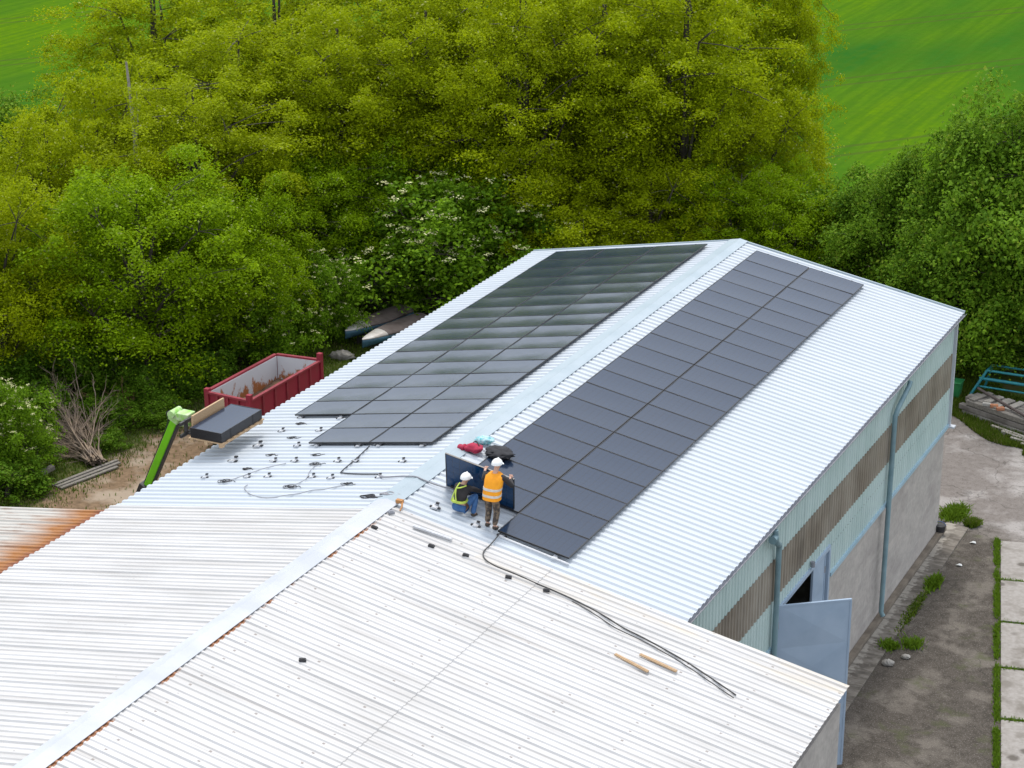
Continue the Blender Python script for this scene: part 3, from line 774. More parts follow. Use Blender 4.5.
def hand(wr, tip, spread, palm_n):
    """four unequal bent fingers and a thumb as separate chains rooted in the palm"""
    out = []; wr, tip = Vector(wr), Vector(tip); d = (tip - wr).normalized(); sp = Vector(spread).normalized(); n = Vector(palm_n).normalized()
    pc = wr + d * 0.055
    for k, (o, L) in enumerate(((-0.030, 0.062), (-0.010, 0.072), (0.010, 0.068), (0.030, 0.052))):
        a = pc + sp * o * 0.8; b_ = a + d * 0.035 + sp * o * 0.3; c = b_ + d * L * 0.35 + n * L * 0.25; e = c + n * L * 0.5 + d * 0.004
        out.append(([(a, 0.010), (b_, 0.0095), (c, 0.009), (e, 0.0075)], None))
    a = wr + d * 0.03 - sp * 0.02; b_ = a - sp * 0.035 + d * 0.02; c = b_ + d * 0.025 + n * 0.02
    out.append(([(a, 0.012), (b_, 0.011), (c, 0.009)], None)); return out
def helmet(c, parent, fwd):
    f = Vector(fwd).normalized(); b = MB(); rs = []
    for j in range(9):
        t = j / 8 * math.pi / 2
        rx, z = 0.128 * math.cos(t), 0.125 * math.sin(t)
        rs.append([Vector(c) + Vector((rx * math.cos(a) * 0.95, rx * math.sin(a) * 1.12, z)) for a in np.linspace(0, 2 * math.pi, 20, endpoint=False)])
    b.rings(rs, True); o = b.build('helmet', M_helmet, parent)
    br_ = MB(); sd = Vector((-f.y, f.x, 0)); vs = []
    for a in np.linspace(-1.2, 1.2, 11):
        d = f * math.cos(a) + sd * math.sin(a)
        vs += [Vector(c) + Vector((d.x * 0.118, d.y * 0.138, 0.004)), Vector(c) + Vector((d.x * 0.145, d.y * 0.168, -0.008))]
    fs = [(2 * i, 2 * i + 1, 2 * i + 3, 2 * i + 2) for i in range(10)]
    vs2 = [v - Vector((0, 0, 0.006)) for v in vs]; nv = len(vs)
    br_.add(vs + vs2, fs + [tuple(reversed([q + nv for q in f_])) for f_ in fs] + [(2 * i + 1, 2 * i + 1 + nv, 2 * i + 3 + nv, 2 * i + 3) for i in range(10)])
    br_.build('brim', M_helmet, o)
    rd = MB(); rd.tube([Vector(c) + Vector((0, -0.135, 0.04)), Vector(c) + Vector((0, -0.07, 0.122)), Vector(c) + Vector((0, 0.07, 0.122)), Vector(c) + Vector((0, 0.135, 0.04))], 0.012, 6); rd.build('crown_ridge', M_helmet, o)
def shell(name, levels, m, parent, n=20, jit=0.0):
    b = MB(); rs = []
    for (c, rx, ry) in levels:
        rs.append([Vector(c) + Vector((math.copysign(abs(math.cos(a)) ** 0.75, math.cos(a)) * rx, math.copysign(abs(math.sin(a)) ** 0.8, math.sin(a)) * ry, 0)) for a in np.linspace(0, 2 * math.pi, n, endpoint=False)])
    b.rings(rs, True); return b.build(name, m, parent)

def person_standing():
    t = thing('person', 'standing person in orange hi-vis vest, white helmet and camouflage trousers gripping the panel', 'person', (2.30, 0.12, 8.07))
    pel, chest, neck = (2.31, 0.15, 8.86), (2.33, 0.24, 9.16), (2.335, 0.31, 9.36)
    shl, shr = (2.15, 0.29, 9.29), (2.52, 0.29, 9.285)
    ell_, elr = (1.97, 0.45, 9.06), (2.67, 0.45, 9.02)
    wl_, wr_ = (1.86, 0.74, 9.16), (2.46, 0.76, 9.06)
    hpl, hpr = (2.22, 0.15, 8.82), (2.40, 0.15, 8.82)
    knl, knr = (2.20, 0.24, 8.46), (2.41, 0.21, 8.45)
    anl, anr = (2.21, 0.13, 8.17), (2.40, 0.10, 8.14)
    hd = (2.34, 0.37, 9.50)
    ch = [([(pel, (0.13, 0.10)), (lerp(pel, chest, .5), (0.12, 0.09)), (chest, (0.14, 0.10)), (neck, 0.055), (lerp(neck, hd, .5), 0.055), (lerp(hd, (2.34, 0.38, 9.44), .7), (0.068, 0.078)), (hd, (0.078, 0.092)), ((2.34, 0.36, 9.57), (0.06, 0.07))], None),
          ([(shl, 0.055), (ell_, 0.042), (wl_, 0.027), (lerp(wl_, (1.85, 0.83, 9.19), .6), (0.036, 0.018))], 2), ([(shr, 0.055), (elr, 0.042), (wr_, 0.027), (lerp(wr_, (2.44, 0.84, 9.09), .6), (0.036, 0.018))], 2),
          ([(hpl, 0.075), (knl, 0.052), (anl, 0.036), ((2.20, 0.26, 8.12), 0.03)], 0), ([(hpr, 0.075), (knr, 0.052), (anr, 0.036), ((2.41, 0.24, 8.09), 0.03)], 0),
          ([((2.34, 0.44, 9.49), 0.022), ((2.34, 0.475, 9.475), 0.014)], None), ([((2.265, 0.36, 9.49), 0.016), ((2.255, 0.35, 9.50), 0.012)], None), ([((2.415, 0.36, 9.49), 0.016), ((2.425, 0.35, 9.50), 0.012)], None)]
    ch += hand(wl_, (1.85, 0.83, 9.20), (1, 0, 0), (0, 0.6, -0.8)); ch += hand(wr_, (2.44, 0.85, 9.10), (-1, 0, 0), (0, 0.6, -0.8))
    skin('body', ch, M_skin, t)
    skin('shirt', [([((2.31, 0.155, 8.88), (0.14, 0.115)), (lerp(pel, chest, .5), (0.14, 0.11)), (chest, (0.155, 0.115)), ((2.335, 0.30, 9.33), 0.075)], None),
                   ([(shl, 0.075), (ell_, 0.058), (lerp(ell_, wl_, .85), 0.042)], 2), ([(shr, 0.075), (elr, 0.058), (lerp(elr, wr_, .85), 0.042)], 2)], M_shirt, t)
    skin('trousers', [([((2.31, 0.15, 8.90), (0.15, 0.115)), (pel, (0.15, 0.12))], None), ([(hpl, 0.098), (knl, 0.076), (lerp(knl, anl, .9), 0.062)], 1), ([(hpr, 0.098), (knr, 0.076), (lerp(knr, anr, .9), 0.062)], 1)], M_camo, t)
    for an, tx in ((anl, 2.19), (anr, 2.42)):
        skin('boot', [([((an[0], an[1], an[2] + 0.03), 0.055), ((an[0], an[1] - 0.01, an[2] - 0.035), (0.05, 0.05)), ((tx, an[1] + 0.15, an[2] - 0.055), (0.05, 0.038))], None)], M_boot, t)
    v = shell('safety_vest', [((2.32, 0.15, 8.78), 0.205, 0.165), ((2.32, 0.16, 8.90), 0.205, 0.16), ((2.325, 0.20, 9.04), 0.205, 0.158), ((2.33, 0.24, 9.18), 0.212, 0.158), ((2.335, 0.28, 9.29), 0.205, 0.14), ((2.335, 0.30, 9.345), 0.13, 0.10)], M_vest, t)
    for z0, y0 in ((8.86, 0.155), (9.00, 0.188)):
        shell('reflective_band', [((2.32, y0, z0), 0.211, 0.170), ((2.322, y0 + 0.012, z0 + 0.05), 0.211, 0.168)], M_reflect, v)
    helmet((2.34, 0.37, 9.525), t, (0, 1, 0))
    for s in (-1, 1):
        b = MB(); b.ell((2.34 + s * 0.028, 0.452, 9.505), (0.011, 0.008, 0.008), 8, 6); b.build('eye', M_eye, t)
person_standing()
def person_crouching():
    t = thing('person', 'crouching person in black top with lime harness, blue jeans and white helmet', 'person', (1.55, 0.35, 8.20))
    pel, mid, chest, neck = (1.47, 0.22, 8.42), (1.48, 0.27, 8.58), (1.50, 0.34, 8.76), (1.52, 0.39, 8.90)
    hd = (1.545, 0.42, 9.00)
    shl, shr = (1.345, 0.38, 8.82), (1.665, 0.38, 8.82)
    ell_, elr = (1.28, 0.60, 8.66), (1.73, 0.62, 8.68)
    wl_, wr_ = (1.38, 0.86, 8.58), (1.70, 0.88, 8.54)
    hpl, hpr = (1.38, 0.24, 8.38), (1.56, 0.24, 8.38)
    knl, knr = (1.36, 0.66, 8.52), (1.72, 0.58, 8.60)
    anl, anr = (1.37, 0.48, 8.27), (1.74, 0.36, 8.21)
    ch = [([(pel, (0.13, 0.10)), (mid, (0.12, 0.095)), (chest, (0.135, 0.10)), (neck, 0.055), (lerp(neck, hd, .55), (0.06, 0.062)), (hd, (0.078, 0.09)), ((1.55, 0.40, 9.06), (0.06, 0.07))], None),
          ([(shl, 0.055), (ell_, 0.042), (wl_, 0.027), (lerp(wl_, (1.39, 0.95, 8.58), .6), (0.036, 0.018))], 2), ([(shr, 0.055), (elr, 0.042), (wr_, 0.027), (lerp(wr_, (1.71, 0.97, 8.53), .6), (0.036, 0.018))], 2),
          ([(hpl, 0.075), (knl, 0.055), (anl, 0.036), ((1.37, 0.62, 8.225), 0.03)], 0), ([(hpr, 0.075), (knr, 0.055), (anr, 0.036), ((1.76, 0.50, 8.165), 0.03)], 0),
          ([((1.55, 0.49, 8.985), 0.022), ((1.552, 0.525, 8.97), 0.014)], None), ([((1.468, 0.41, 8.99), 0.016), ((1.458, 0.40, 9.0), 0.012)], None), ([((1.622, 0.41, 8.99), 0.016), ((1.632, 0.40, 9.0), 0.012)], None)]
    ch += hand(wl_, (1.39, 0.96, 8.58), (1, 0, 0), (0.1, 0.2, -1)); ch += hand(wr_, (1.71, 0.98, 8.53), (-1, 0, 0), (0, 0.2, -1))
    skin('body', ch, M_skin, t)
    skin('top', [([(lerp(pel, mid, .3), (0.15, 0.12)), (mid, (0.155, 0.12)), (chest, (0.165, 0.125)), (lerp(neck, chest, .2), 0.075)], None),
                 ([(shl, 0.075), (ell_, 0.058), (lerp(ell_, wl_, .85), 0.042)], 2), ([(shr, 0.075), (elr, 0.058), (lerp(elr, wr_, .85), 0.042)], 2)], M_shirt, t)
    skin('jeans', [([(lerp(pel, mid, .35), (0.15, 0.12)), (pel, (0.155, 0.125))], None), ([(hpl, 0.105), (lerp(hpl, knl, .5), 0.092), (knl, 0.08), (lerp(knl, anl, 1.0), 0.06)], 1), ([(hpr, 0.105), (lerp(hpr, knr, .5), 0.092), (knr, 0.08), (lerp(knr, anr, 1.0), 0.06)], 1)], M_jeans, t)
    for an, tx in ((anl, 1.37), (anr, 1.77)):
        skin('boot', [([((an[0], an[1], an[2] + 0.03), 0.055), ((an[0], an[1] - 0.01, an[2] - 0.03), (0.05, 0.045)), ((tx, an[1] + 0.15, an[2] - 0.05), (0.05, 0.036))], None)], M_boot, t)
    h = shell('harness', [((1.475, 0.245, 8.525), 0.182, 0.150), ((1.478, 0.255, 8.56), 0.184, 0.152)], M_lime, t)
    def strap(pts):
        b = MB(); b.tube(smooth_path(pts, 4), 0.017, 6); b.build('strap', M_lime, h)
    strap([(1.34, 0.11, 8.56), (1.38, 0.15, 8.72), (1.42, 0.24, 8.86), (1.43, 0.36, 8.91)])
    strap([(1.47, 0.09, 8.56), (1.43, 0.14, 8.72), (1.41, 0.23, 8.85)])
    strap([(1.42, 0.21, 8.84), (1.52, 0.22, 8.865), (1.62, 0.30, 8.90)])
    helmet((1.545, 0.42, 9.025), t, (0.15, 1, 0))
    for s in (-1, 1):
        b = MB(); b.ell((1.55 + s * 0.028, 0.50, 9.005), (0.011, 0.008, 0.008), 8, 6); b.build('eye', M_eye, t)
person_crouching()

# ------------------------------------------------------------------ telehandler, pallet, panel stack
M_green = noisy('lime_green_paint', (0.20, 0.60, 0.015), (0.17, 0.52, 0.015), 4, 0.35)
M_dark = noisy('dark_steel', (0.03, 0.03, 0.033), (0.055, 0.05, 0.05), 8, 0.5)
M_pale = noisy('pale_green_steel', (0.26, 0.55, 0.08), (0.50, 0.60, 0.36), 7, 0.5)
tele = thing('telehandler', 'lime green telehandler boom reaching up beside the left eave with a pallet', 'telehandler', (-11.4, 3.8, 0))
B0, B1 = Vector((-11.1, 5.9, 2.6)), Vector((-9.28, 3.10, 5.58)); 
B2 = Vector((-8.05, 3.02, 7.80))
Bs = Vector((-9.6, 3.30, 4.95))
def beam(name, p, q, w, h, m, parent):
    d = (q - p); L = d.length; d.normalize(); k = Vector((0, 1, 0)); k = (k - d * k.dot(d)).normalized(); n = d.cross(k)
    b = MB(); M = Matrix((d, k, n)).transposed(); b.box((p + q) / 2, (L, w, h), M); return b.build(name, m, parent, 0.02), M
bdir = (B2 - Bs).normalized()
boom, Mb = beam('boom', Bs, B2, 0.16, 0.20, M_green, tele)
b = MB(); b.box((Bs + B2) / 2 + Mb @ Vector((0, 0.0, -0.126)), ((B2 - Bs).length * 0.98, 0.12, 0.05), Mb); b.build('boom_chain', M_dark, boom)
hs = MB()
for q in (-0.04, 0.03): hs.tube(smooth_path([Bs + bdir * 0.6 + Mb @ Vector((0, q, 0.115)), Bs.lerp(B2, .5) + Mb @ Vector((0, q, 0.13)), B2 + Mb @ Vector((-0.25, q, 0.14)), B2 + Mb @ Vector((0.05, q + .05, 0.30)), B2 + Vector((0.30, q, 0.06))]), 0.012, 5)
hs.build('hydraulic_hose', M_black, boom)
low = Bs + bdir * 0.9 ; base = Bs - bdir * 2.6
beam('boom_base', base, low, 0.32, 0.38, M_dark, tele)
b = MB(); b.box(B2 + Vector((0.02, 0.05, 0.10)), (0.28, 0.28, 0.30), Mb); b.tube([B2 + Vector((-0.02, -0.16, 0.20)), B2 + Vector((-0.02, 0.24, 0.20))], 0.10, 12); b.build('boom_head', M_pale, tele, 0.02)
b = MB(); b.box((-7.72, 3.02, 7.98), (0.36, 0.34, 0.2)); b.tube([B2 + Vector((0.05, 0.1, -0.15)), (-7.66, 3.1, 7.72)], 0.05, 8); b.build('tilt_link', M_pale, tele, 0.02)
fc = MB(); fc.box((-7.50, 3.1, 7.98), (0.06, 1.3, 0.08)); fc.box((-7.50, 3.1, 7.66), (0.06, 1.3, 0.08))
for yy in (2.7, 3.55): fc.box((-7.50, yy, 7.83), (0.07, 0.08, 0.4))
fc.build('fork_carriage', M_dark, tele)
for yy in (2.75, 3.5):
    b = MB(); b.box((-6.85, yy, 7.665), (1.3, 0.12, 0.04)); b.build('fork', M_dark, tele)
ch = MB(); ch.box((-11.6, 6.6, 1.1), (1.6, 4.6, 0.7)); ch.box((-11.6, 8.4, 1.6), (1.5, 1.4, 0.7)); ch.build('chassis', M_green, tele, 0.06)
cb = MB(); cb.box((-12.1, 6.4, 2.0), (0.8, 1.5, 1.3)); cab = cb.build('cab', M_dark, tele, 0.08)
for x in (-12.3, -10.7):
    for y in (5.2, 8.2):
        b = MB(); b.tube([(x - 0.2, y, 0.6), (x + 0.2, y, 0.6)], 0.6, 24); w = b.build('wheel', M_black, tele, 0.03)
        b = MB(); b.tube([(x - 0.215, y, 0.6), (x + 0.215, y, 0.6)], 0.3, 16); b.build('rim', M_pale, w)
SX, SY = -6.60, 3.16
pal = thing('wooden_pallet', 'wooden pallet on the telehandler forks under the stack of dark panels', 'pallet', (SX, SY, 7.62))
for k in range(3):
    b = MB(); b.box((SX, SY - 0.86 + 0.86 * k, 7.66), (0.98, 0.1, 0.075)) if False else b.box((SX - 0.42 + 0.42 * k, SY, 7.74), (0.09, 1.86, 0.06)); b.build('bearer', M_wood, pal)
b = MB()
for k in range(8): b.box((SX, SY - 0.88 + 0.2514 * k, 7.782), (1.0, 0.13, 0.022))
b.build('deck', M_wood, pal)
for k in range(3):
    for j in range(3):
        if j == 1: continue
        b = MB(); b.box((SX - 0.42 + 0.42 * k, SY + (j - 1) * 0.86, 7.690), (0.09, 0.13, 0.04)); b.build('block', M_wood, pal)
stack0 = 7.795
for k in range(7):
    lab = 'topmost panel of the dark stack on the pallet' if k == 6 else 'dark solar panel lying under others in the stack on the pallet'
    o = dup(proto, (SX + 0.0, SY, stack0 + k * 0.0366), lab, 'solar panels stacked on the pallet')
    for chd in list(o.children):
        if chd.name.startswith('mounting_rail'): bpy.data.objects.remove(chd)
        
    o.rotation_euler = (0, 0, math.pi / 2); o.scale = (1.045, 0.88, 1.0)
bd = MB(); bd.box((-7.20, 3.25, 8.03), (0.05, 1.40, 0.40)); 
bdo = tag(bd.build('plywood_board', M_wood, None, 0.006), 'pale wooden board standing on edge behind the panel stack on the forks', 'board')

# ------------------------------------------------------------------ red skip
def rust_paint(name, c, rc, lo, hi, sc=1.6):
    m = mat(name, c, 0.6); t = NT(m); o = t.obj()
    n = t.noise(t.mapping(o, (1.2, 1.2, 0.7)), sc, 7, 0.72); x, y, z = t.xyz(o)
    n = t.math('ADD', n, t.math('MULTIPLY', t.math('SUBTRACT', 1.45, z), 0.22))
    t.color(t.mix(t.ramp(n, [(lo, 0.0), (hi, 1.0)]), c, rc)); return m
M_skipred = rust_paint('faded_red_paint', (0.27, 0.016, 0.036), (0.17, 0.045, 0.035), 0.5, 0.7)
M_skipin = rust_paint('white_rusty_paint', (0.60, 0.60, 0.62), (0.36, 0.13, 0.04), 0.50, 0.56, 1.5)
M_dirt = noisy('rusty_dirt', (0.16, 0.085, 0.045), (0.07, 0.045, 0.028), 3, 0.95, 0.5)
M_redrib = noisy('pink_red_paint', (0.29, 0.035, 0.05), (0.20, 0.02, 0.035), 4, 0.6)
sk = thing('skip_container', 'open red steel container with rusty white inside, behind the left eave', 'container', (-16.2, 19.4, 0))
cn = [Vector((-17.38, 17.72, 0)), Vector((-17.25, 21.88, 0)), Vector((-15.55, 22.05, 0)), Vector((-15.63, 17.62, 0))]
zt, zb = 2.0, 0.25
def wallq(p, q, z0, z1, th, name, m, par):
    d = (q - p).normalized(); n = Vector((d.y, -d.x, 0)); b = MB(); M = Matrix((d, n, Vector((0, 0, 1)))).transposed()
    c = (p + q) / 2; b.box((c.x + n.x * 0, c.y, (z0 + z1) / 2), ((q - p).length, th, z1 - z0), M); return b.build(name, m, par)
cen = sum(cn, Vector()) / 4
for i in range(4):
    p, q = cn[i], cn[(i + 1) % 4]
    w = wallq(p, q, zb, zt, 0.05, 'side_panel', M_skipred, sk)
    inw = ((cen - (p + q) / 2)); d = (q - p).normalized(); n = Vector((-d.y, d.x, 0)); n = n if n.dot(inw) > 0 else -n
    wallq(p + n * 0.035 + d * 0.05, q + n * 0.035 - d * 0.05, zb, zt - 0.05, 0.016, 'inner_lining', M_skipin, w)
    b = MB(); k = 6 if i % 2 == 0 else 4
    M = Matrix((d, n, Vector((0, 0, 1)))).transposed()
    for j in range(k + 1):
        c = p.lerp(q, j / k) - n * 0.05; b.box((c.x, c.y, (zb + zt) / 2), (0.08, 0.06, zt - zb - 0.12), M)
    b.box(((p + q) / 2 - n * 0.04 + Vector((0, 0, zt - 0.02))), ((q - p).length, 0.12, 0.07), M); b.box(((p + q) / 2 - n * 0.03 + Vector((0, 0, 1.05))), ((q - p).length, 0.08, 0.06), M)
    b.build('side_ribs', M_redrib, w)
for c, hgt in ((cn[2], 2.2), (cn[3], 2.14), (cn[0], 2.05)):
    b = MB(); b.box((c.x, c.y, hgt / 2 + 0.1), (0.17, 0.17, hgt - 0.1)); b.build('corner_post', M_skipred, sk)
b = MB(); ins = [c + (cen - c).normalized() * 0.1 for c in cn]
b.add([(c.x, c.y, 0.3) for c in ins] + [(c.x, c.y, 0.2) for c in ins], [(0, 1, 2, 3), (7, 6, 5, 4), (0, 4, 5, 1), (1, 5, 6, 2), (2, 6, 7, 3), (3, 7, 4, 0)]); b.build('floor', M_dirt, sk)
for c in cn:
    b = MB(); c2 = c + (cen - c).normalized() * 0.25; b.box((c2.x, c2.y, 0.1), (0.2, 0.2, 0.2)); b.build('foot', M_dark, sk)
b = MB(); rr = random.Random(3); nx, ny = 18, 30
vs = []
for j in range(ny + 1):
    for i in range(nx + 1):
        u, v = i / nx, j / ny; p = (ins[0].lerp(ins[3], u)).lerp(ins[1].lerp(ins[2], u), v)
        e = min(u, 1 - u, v, 1 - v) * 4
        vs.append((p.x, p.y, 1.05 + min(1, e) * 0.12 + 0.22 * math.sin(5 * u + 1) * math.sin(7 * v) * min(1, e + .3) + rr.uniform(0, 0.07)))
b.add(vs, [(j * (nx + 1) + i, j * (nx + 1) + i + 1, (j + 1) * (nx + 1) + i + 1, (j + 1) * (nx + 1) + i) for j in range(ny) for i in range(nx)])
tag(b.build('rubble_heap', M_dirt), 'brown rusty rubble lying inside the open red container', 'rubble')

# ------------------------------------------------------------------ boats, rock, planks
M_hullw = noisy('white_hull', (0.62, 0.61, 0.58), (0.36, 0.31, 0.27), 1.6, 0.45)
M_hullb = noisy('blue_hull', (0.03, 0.07, 0.10), (0.05, 0.14, 0.20), 2, 0.5)
M_cover = noisy('brown_cover', (0.075, 0.055, 0.048), (0.14, 0.11, 0.10), 2, 0.8)
def boat(p, q, label, w=0.85):
    p, q = Vector(p), Vector(q); d = (q - p); L = d.length; d.normalize(); s = Vector((-d.y, d.x, 0))
    t = thing('rowing_boat', label, 'boat', (p + q) / 2 - Vector((0, 0, 0.85)), 'covered boats by the elder')
    def ring(f, k, z0, z1):
        ww = w / 2 * max(0.03, min(1.0, (f / 0.55)) ** 0.6 if f < 0.55 else 1.0 - 0.35 * (f - 0.55)) * k
        hh = 0.34
        return [p + d * (L * f) + s * (ww * math.cos(a)) + Vector((0, 0, z0 + (z1 - z0) * math.sin(a))) for a in np.linspace(0, math.pi, 10)]
    b = MB(); b.rings([ring(f, 1.0, 0.0, 0.04 + 0.14 * min(1, f * 3)) for f in np.linspace(0, 0.30, 9)], True, True); b.build('bow_cover', M_hullw, t)
    b = MB(); b.rings([ring(f, 1.0, 0.0, 0.17 + 0.03 * math.sin(f * 9)) for f in np.linspace(0.301, 1, 12)], True, True); b.build('stern_cover', M_cover, t)
    b = MB(); b.rings([ring(f, 0.98, -0.002, -0.34) for f in np.linspace(0, 1, 14)], True, True); b.build('hull', M_hullb, t)
    for f in (0.3, 0.75):
        b = MB(); c = p + d * L * f; M = Matrix((s, d, Vector((0, 0, 1)))).transposed()
        b.box((c.x, c.y, c.z - 0.62), (0.7, 0.08, 0.5), M); b.box((c.x, c.y, c.z - 0.84), (0.9, 0.2, 0.05), M); b.build('trestle', M_dark, t)
    return t
boat((-18.0, 27.9, 0.87), (-17.2, 31.2, 0.87), 'covered boat with white bow, the farther one beside the elder shrub', 1.15)
boat((-16.9, 27.3, 0.87), (-16.05, 30.6, 0.87), 'covered boat with white bow and blue hull, the nearer one by the eave', 1.15)
crumple('boulder', (-17.75, 27.2, 0.12), (0.42, 0.3, 0.2), noisy('grey_stone', (0.26, 0.24, 0.21), (0.16, 0.15, 0.13), 4, 0.9, 0.3), 'grey boulder on the grass in front of the boats', 'boulder', 21)
def plank(p, q, w, h, label, m=M_greywood):
    p, q = Vector(p), Vector(q); d = (q - p); L = d.length; d.normalize(); k = Vector((-d.y, d.x, 0)).normalized(); n = d.cross(k)
    b = MB(); M = Matrix((d, k, n)).transposed(); b.box((p + q) / 2, (L, w, h), M); return tag(b.build('plank', m, None, 0.01), label, 'plank', 'weathered planks on the clearing')
plank((-20.05, 12.50, 0.05), (-19.30, 15.05, 0.12), 0.13, 0.06, 'long grey plank on the soil, the upper one of three beside the brush pile')
plank((-19.85, 12.45, 0.05), (-19.14, 14.95, 0.10), 0.13, 0.06, 'long grey plank on the soil, the middle one of three beside the brush pile')
plank((-19.66, 12.42, 0.05), (-19.05, 14.7, 0.06), 0.13, 0.06, 'long grey plank on the soil, the lower one of three beside the brush pile')
plank((-20.95, 12.1, 0.08), (-20.6, 13.3, 0.30), 0.2, 0.14, 'short thick grey log half in the greenery left of the long planks')

# dead branches
M_twig = noisy('dead_wood', (0.30, 0.22, 0.15), (0.17, 0.13, 0.10), 3, 0.9)
M_twig2 = noisy('reddish_dead_wood', (0.30, 0.17, 0.08), (0.18, 0.11, 0.06), 3, 0.9)
def branch(b, p, d, L, r, depth, rr):
    pts = [p]; rad = [r]; cur = p.copy(); dd = d.copy(); n = 5
    for k in range(n):
        dd = (dd + Vector((rr.gauss(0, .10), rr.gauss(0, .10), rr.gauss(0, .10)))).normalized()
        cur = cur + dd * L / n; cur.z = max(cur.z, 0.04); pts.append(cur.copy()); rad.append(r * (1 - 0.8 * (k + 1) / n))
        if depth > 0 and k > 0:
            for _ in range(rr.choice((1, 2))):
                sd = (dd + Vector((rr.gauss(0, .35), rr.gauss(0, .35), rr.gauss(-.05, .25)))).normalized()
                branch(b, cur.copy(), sd, L * rr.uniform(.25, .45), r * 0.5, depth - 1, rr)
    b.tube(pts, rad, 5, True, False)
def brush(name, base, tips, nb, L, label, m, seed, group=None, r0=0.04):
    rr = random.Random(seed); b = MB()
    for i in range(nb):
        tp_ = Vector(rr.choice(tips)) + Vector((rr.gauss(0, .35), rr.gauss(0, .35), rr.gauss(0, .3)))
        p = Vector(base) + Vector((rr.gauss(0, .16), rr.gauss(0, .12), abs(rr.gauss(0, .12))))
        d = (tp_ - p); ln = d.length * rr.uniform(.5, .88); d.normalize()
        branch(b, p, d, ln, r0 * rr.uniform(.6, 1.3), 2, rr)
    return tag(b.build(name, m), label, 'branches', group)
TIPS = [(-24.7, 17.8, 0.7), (-24.4, 18.1, 0.9), (-23.6, 17.8, 0.9), (-23.0, 17.7, 0.9), (-22.1, 17.4, 0.9), (-23.6, 16.5, 0.6), (-22.7, 15.8, 0.5), (-21.8, 15.0, 0.4), (-24.7, 17.5, 0.5)]
brush('brush_pile', (-19.75, 14.45, 0.12), TIPS, 64, 4,
      'heap of bare dead branches with the cut ends towards the boom', M_twig, 4)
brush('cut_branches', (-20.9, 18.3, 0.12), [(-22.6, 19.1, 0.5), (-22.4, 18.6, 0.7), (-22.0, 19.4, 0.9), (-22.6, 19.8, 0.3)], 10, 2, 'small heap of reddish cut branches under the big yellow-green tree', M_twig2, 9, r0=0.035)

# ------------------------------------------------------------------ yard objects
def poly_sheet(name, pts, z0, z1, m, label=None, cat=None, group=None, kind=None):
    n = len(pts); b = MB()
    b.add([(x, y, z1) for x, y in pts] + [(x, y, z0) for x, y in pts], [tuple(range(n)), tuple(reversed(range(n, 2 * n)))] + [(i, i + n, (i + 1) % n + n, (i + 1) % n) for i in range(n)])
    return tag(b.build(name, m, None, 0.01), label, cat, group, kind)
poly_sheet('wall_kerb', [(6.956, -0.4), (7.13, -0.4), (7.13, 21.9), (6.956, 21.9)], -0.05, 0.16, noisy('brown_kerb', (0.23, 0.19, 0.145), (0.13, 0.105, 0.08), 2.5, 0.95, 0.3), kind='structure')
def drain_material():
    m = mat('stained_concrete', (0.25, 0.22, 0.19), 0.95); t = NT(m); o = t.obj()
    n = t.noise(t.mapping(o, (0.8, 2.2, 1)), 1.6, 7); n2 = t.noise(o, 7, 5)
    c = t.mix(t.ramp(n, [(0.42, 0.0), (0.62, 1.0)]), (0.20, 0.175, 0.145), (0.10, 0.085, 0.068))
    c = t.mix(t.ramp(n2, [(0.5, 0.0), (0.75, 0.6)]), c, (0.27, 0.245, 0.21)); x, y, z = t.xyz(o)
    e = t.math('ADD', t.math('DIVIDE', t.math('SUBTRACT', 7.42, x), 0.2), t.math('MULTIPLY', t.math('SUBTRACT', n2, 0.5), 3.0))
    c = t.mix(t.math('MULTIPLY', t.ramp(e, [(0.3, 0.0), (0.8, 1.0)]), 0.85), c, (0.33, 0.30, 0.255))
    st = t.noise(t.mapping(o, (0.5, 2.6, 1), (0, 0, R(20))), 2.2, 3)
    c = t.mix(t.math('MULTIPLY', t.ramp(st, [(0.52, 0.0), (0.6, 1.0)]), 0.6), c, (0.075, 0.062, 0.05))
    t.color(c); t.bump(n2, 0.4, 0.03); return m
poly_sheet('apron', [(7.134, -0.4), (7.85, -0.4), (7.75, 14), (7.72, 22.3), (7.0, 22.45), (6.9, 21.95), (7.134, 21.9)], -0.05, 0.04, drain_material(), kind='structure')
def slab_material():
    m = mat('pale_slab', (0.4, 0.38, 0.36), 0.9); t = NT(m); o = t.obj()
    n = t.noise(o, 1.3, 5); n2 = t.noise(o, 8, 6); vo = t.new('ShaderNodeTexVoronoi'); t.link(o, vo.inputs['Vector']); vo.inputs['Scale'].default_value = 1.1
    c = t.mix(t.ramp(n2, [(0.35, 0.0), (0.7, 1.0)]), (0.33, 0.305, 0.28), (0.25, 0.225, 0.20))
    c = t.mix(t.ramp(n, [(0.52, 0.0), (0.66, 0.8)]), c, (0.17, 0.15, 0.125))
    c = t.mix(t.ramp(t.math('ADD', vo.outputs['Distance'], t.math('MULTIPLY', n2, 0.2)), [(0.20, 0.9), (0.30, 0.0)]), c, (0.10, 0.085, 0.07))
    t.color(c); t.bump(n2, 0.3, 0.02); return m
M_slab = slab_material()
sd = Vector((2.08, -8.46)).normalized(); sr = Vector((-sd.y, sd.x)) ; sr = sr if sr.x > 0 else -sr
o0 = Vector((8.72, 21.75))
lens = [2.85, 2.75, 2.75, 2.8, 2.8, 2.8]
names = ['farthest', 'second farthest', 'third farthest', 'fourth farthest', 'fifth farthest', 'sixth farthest']
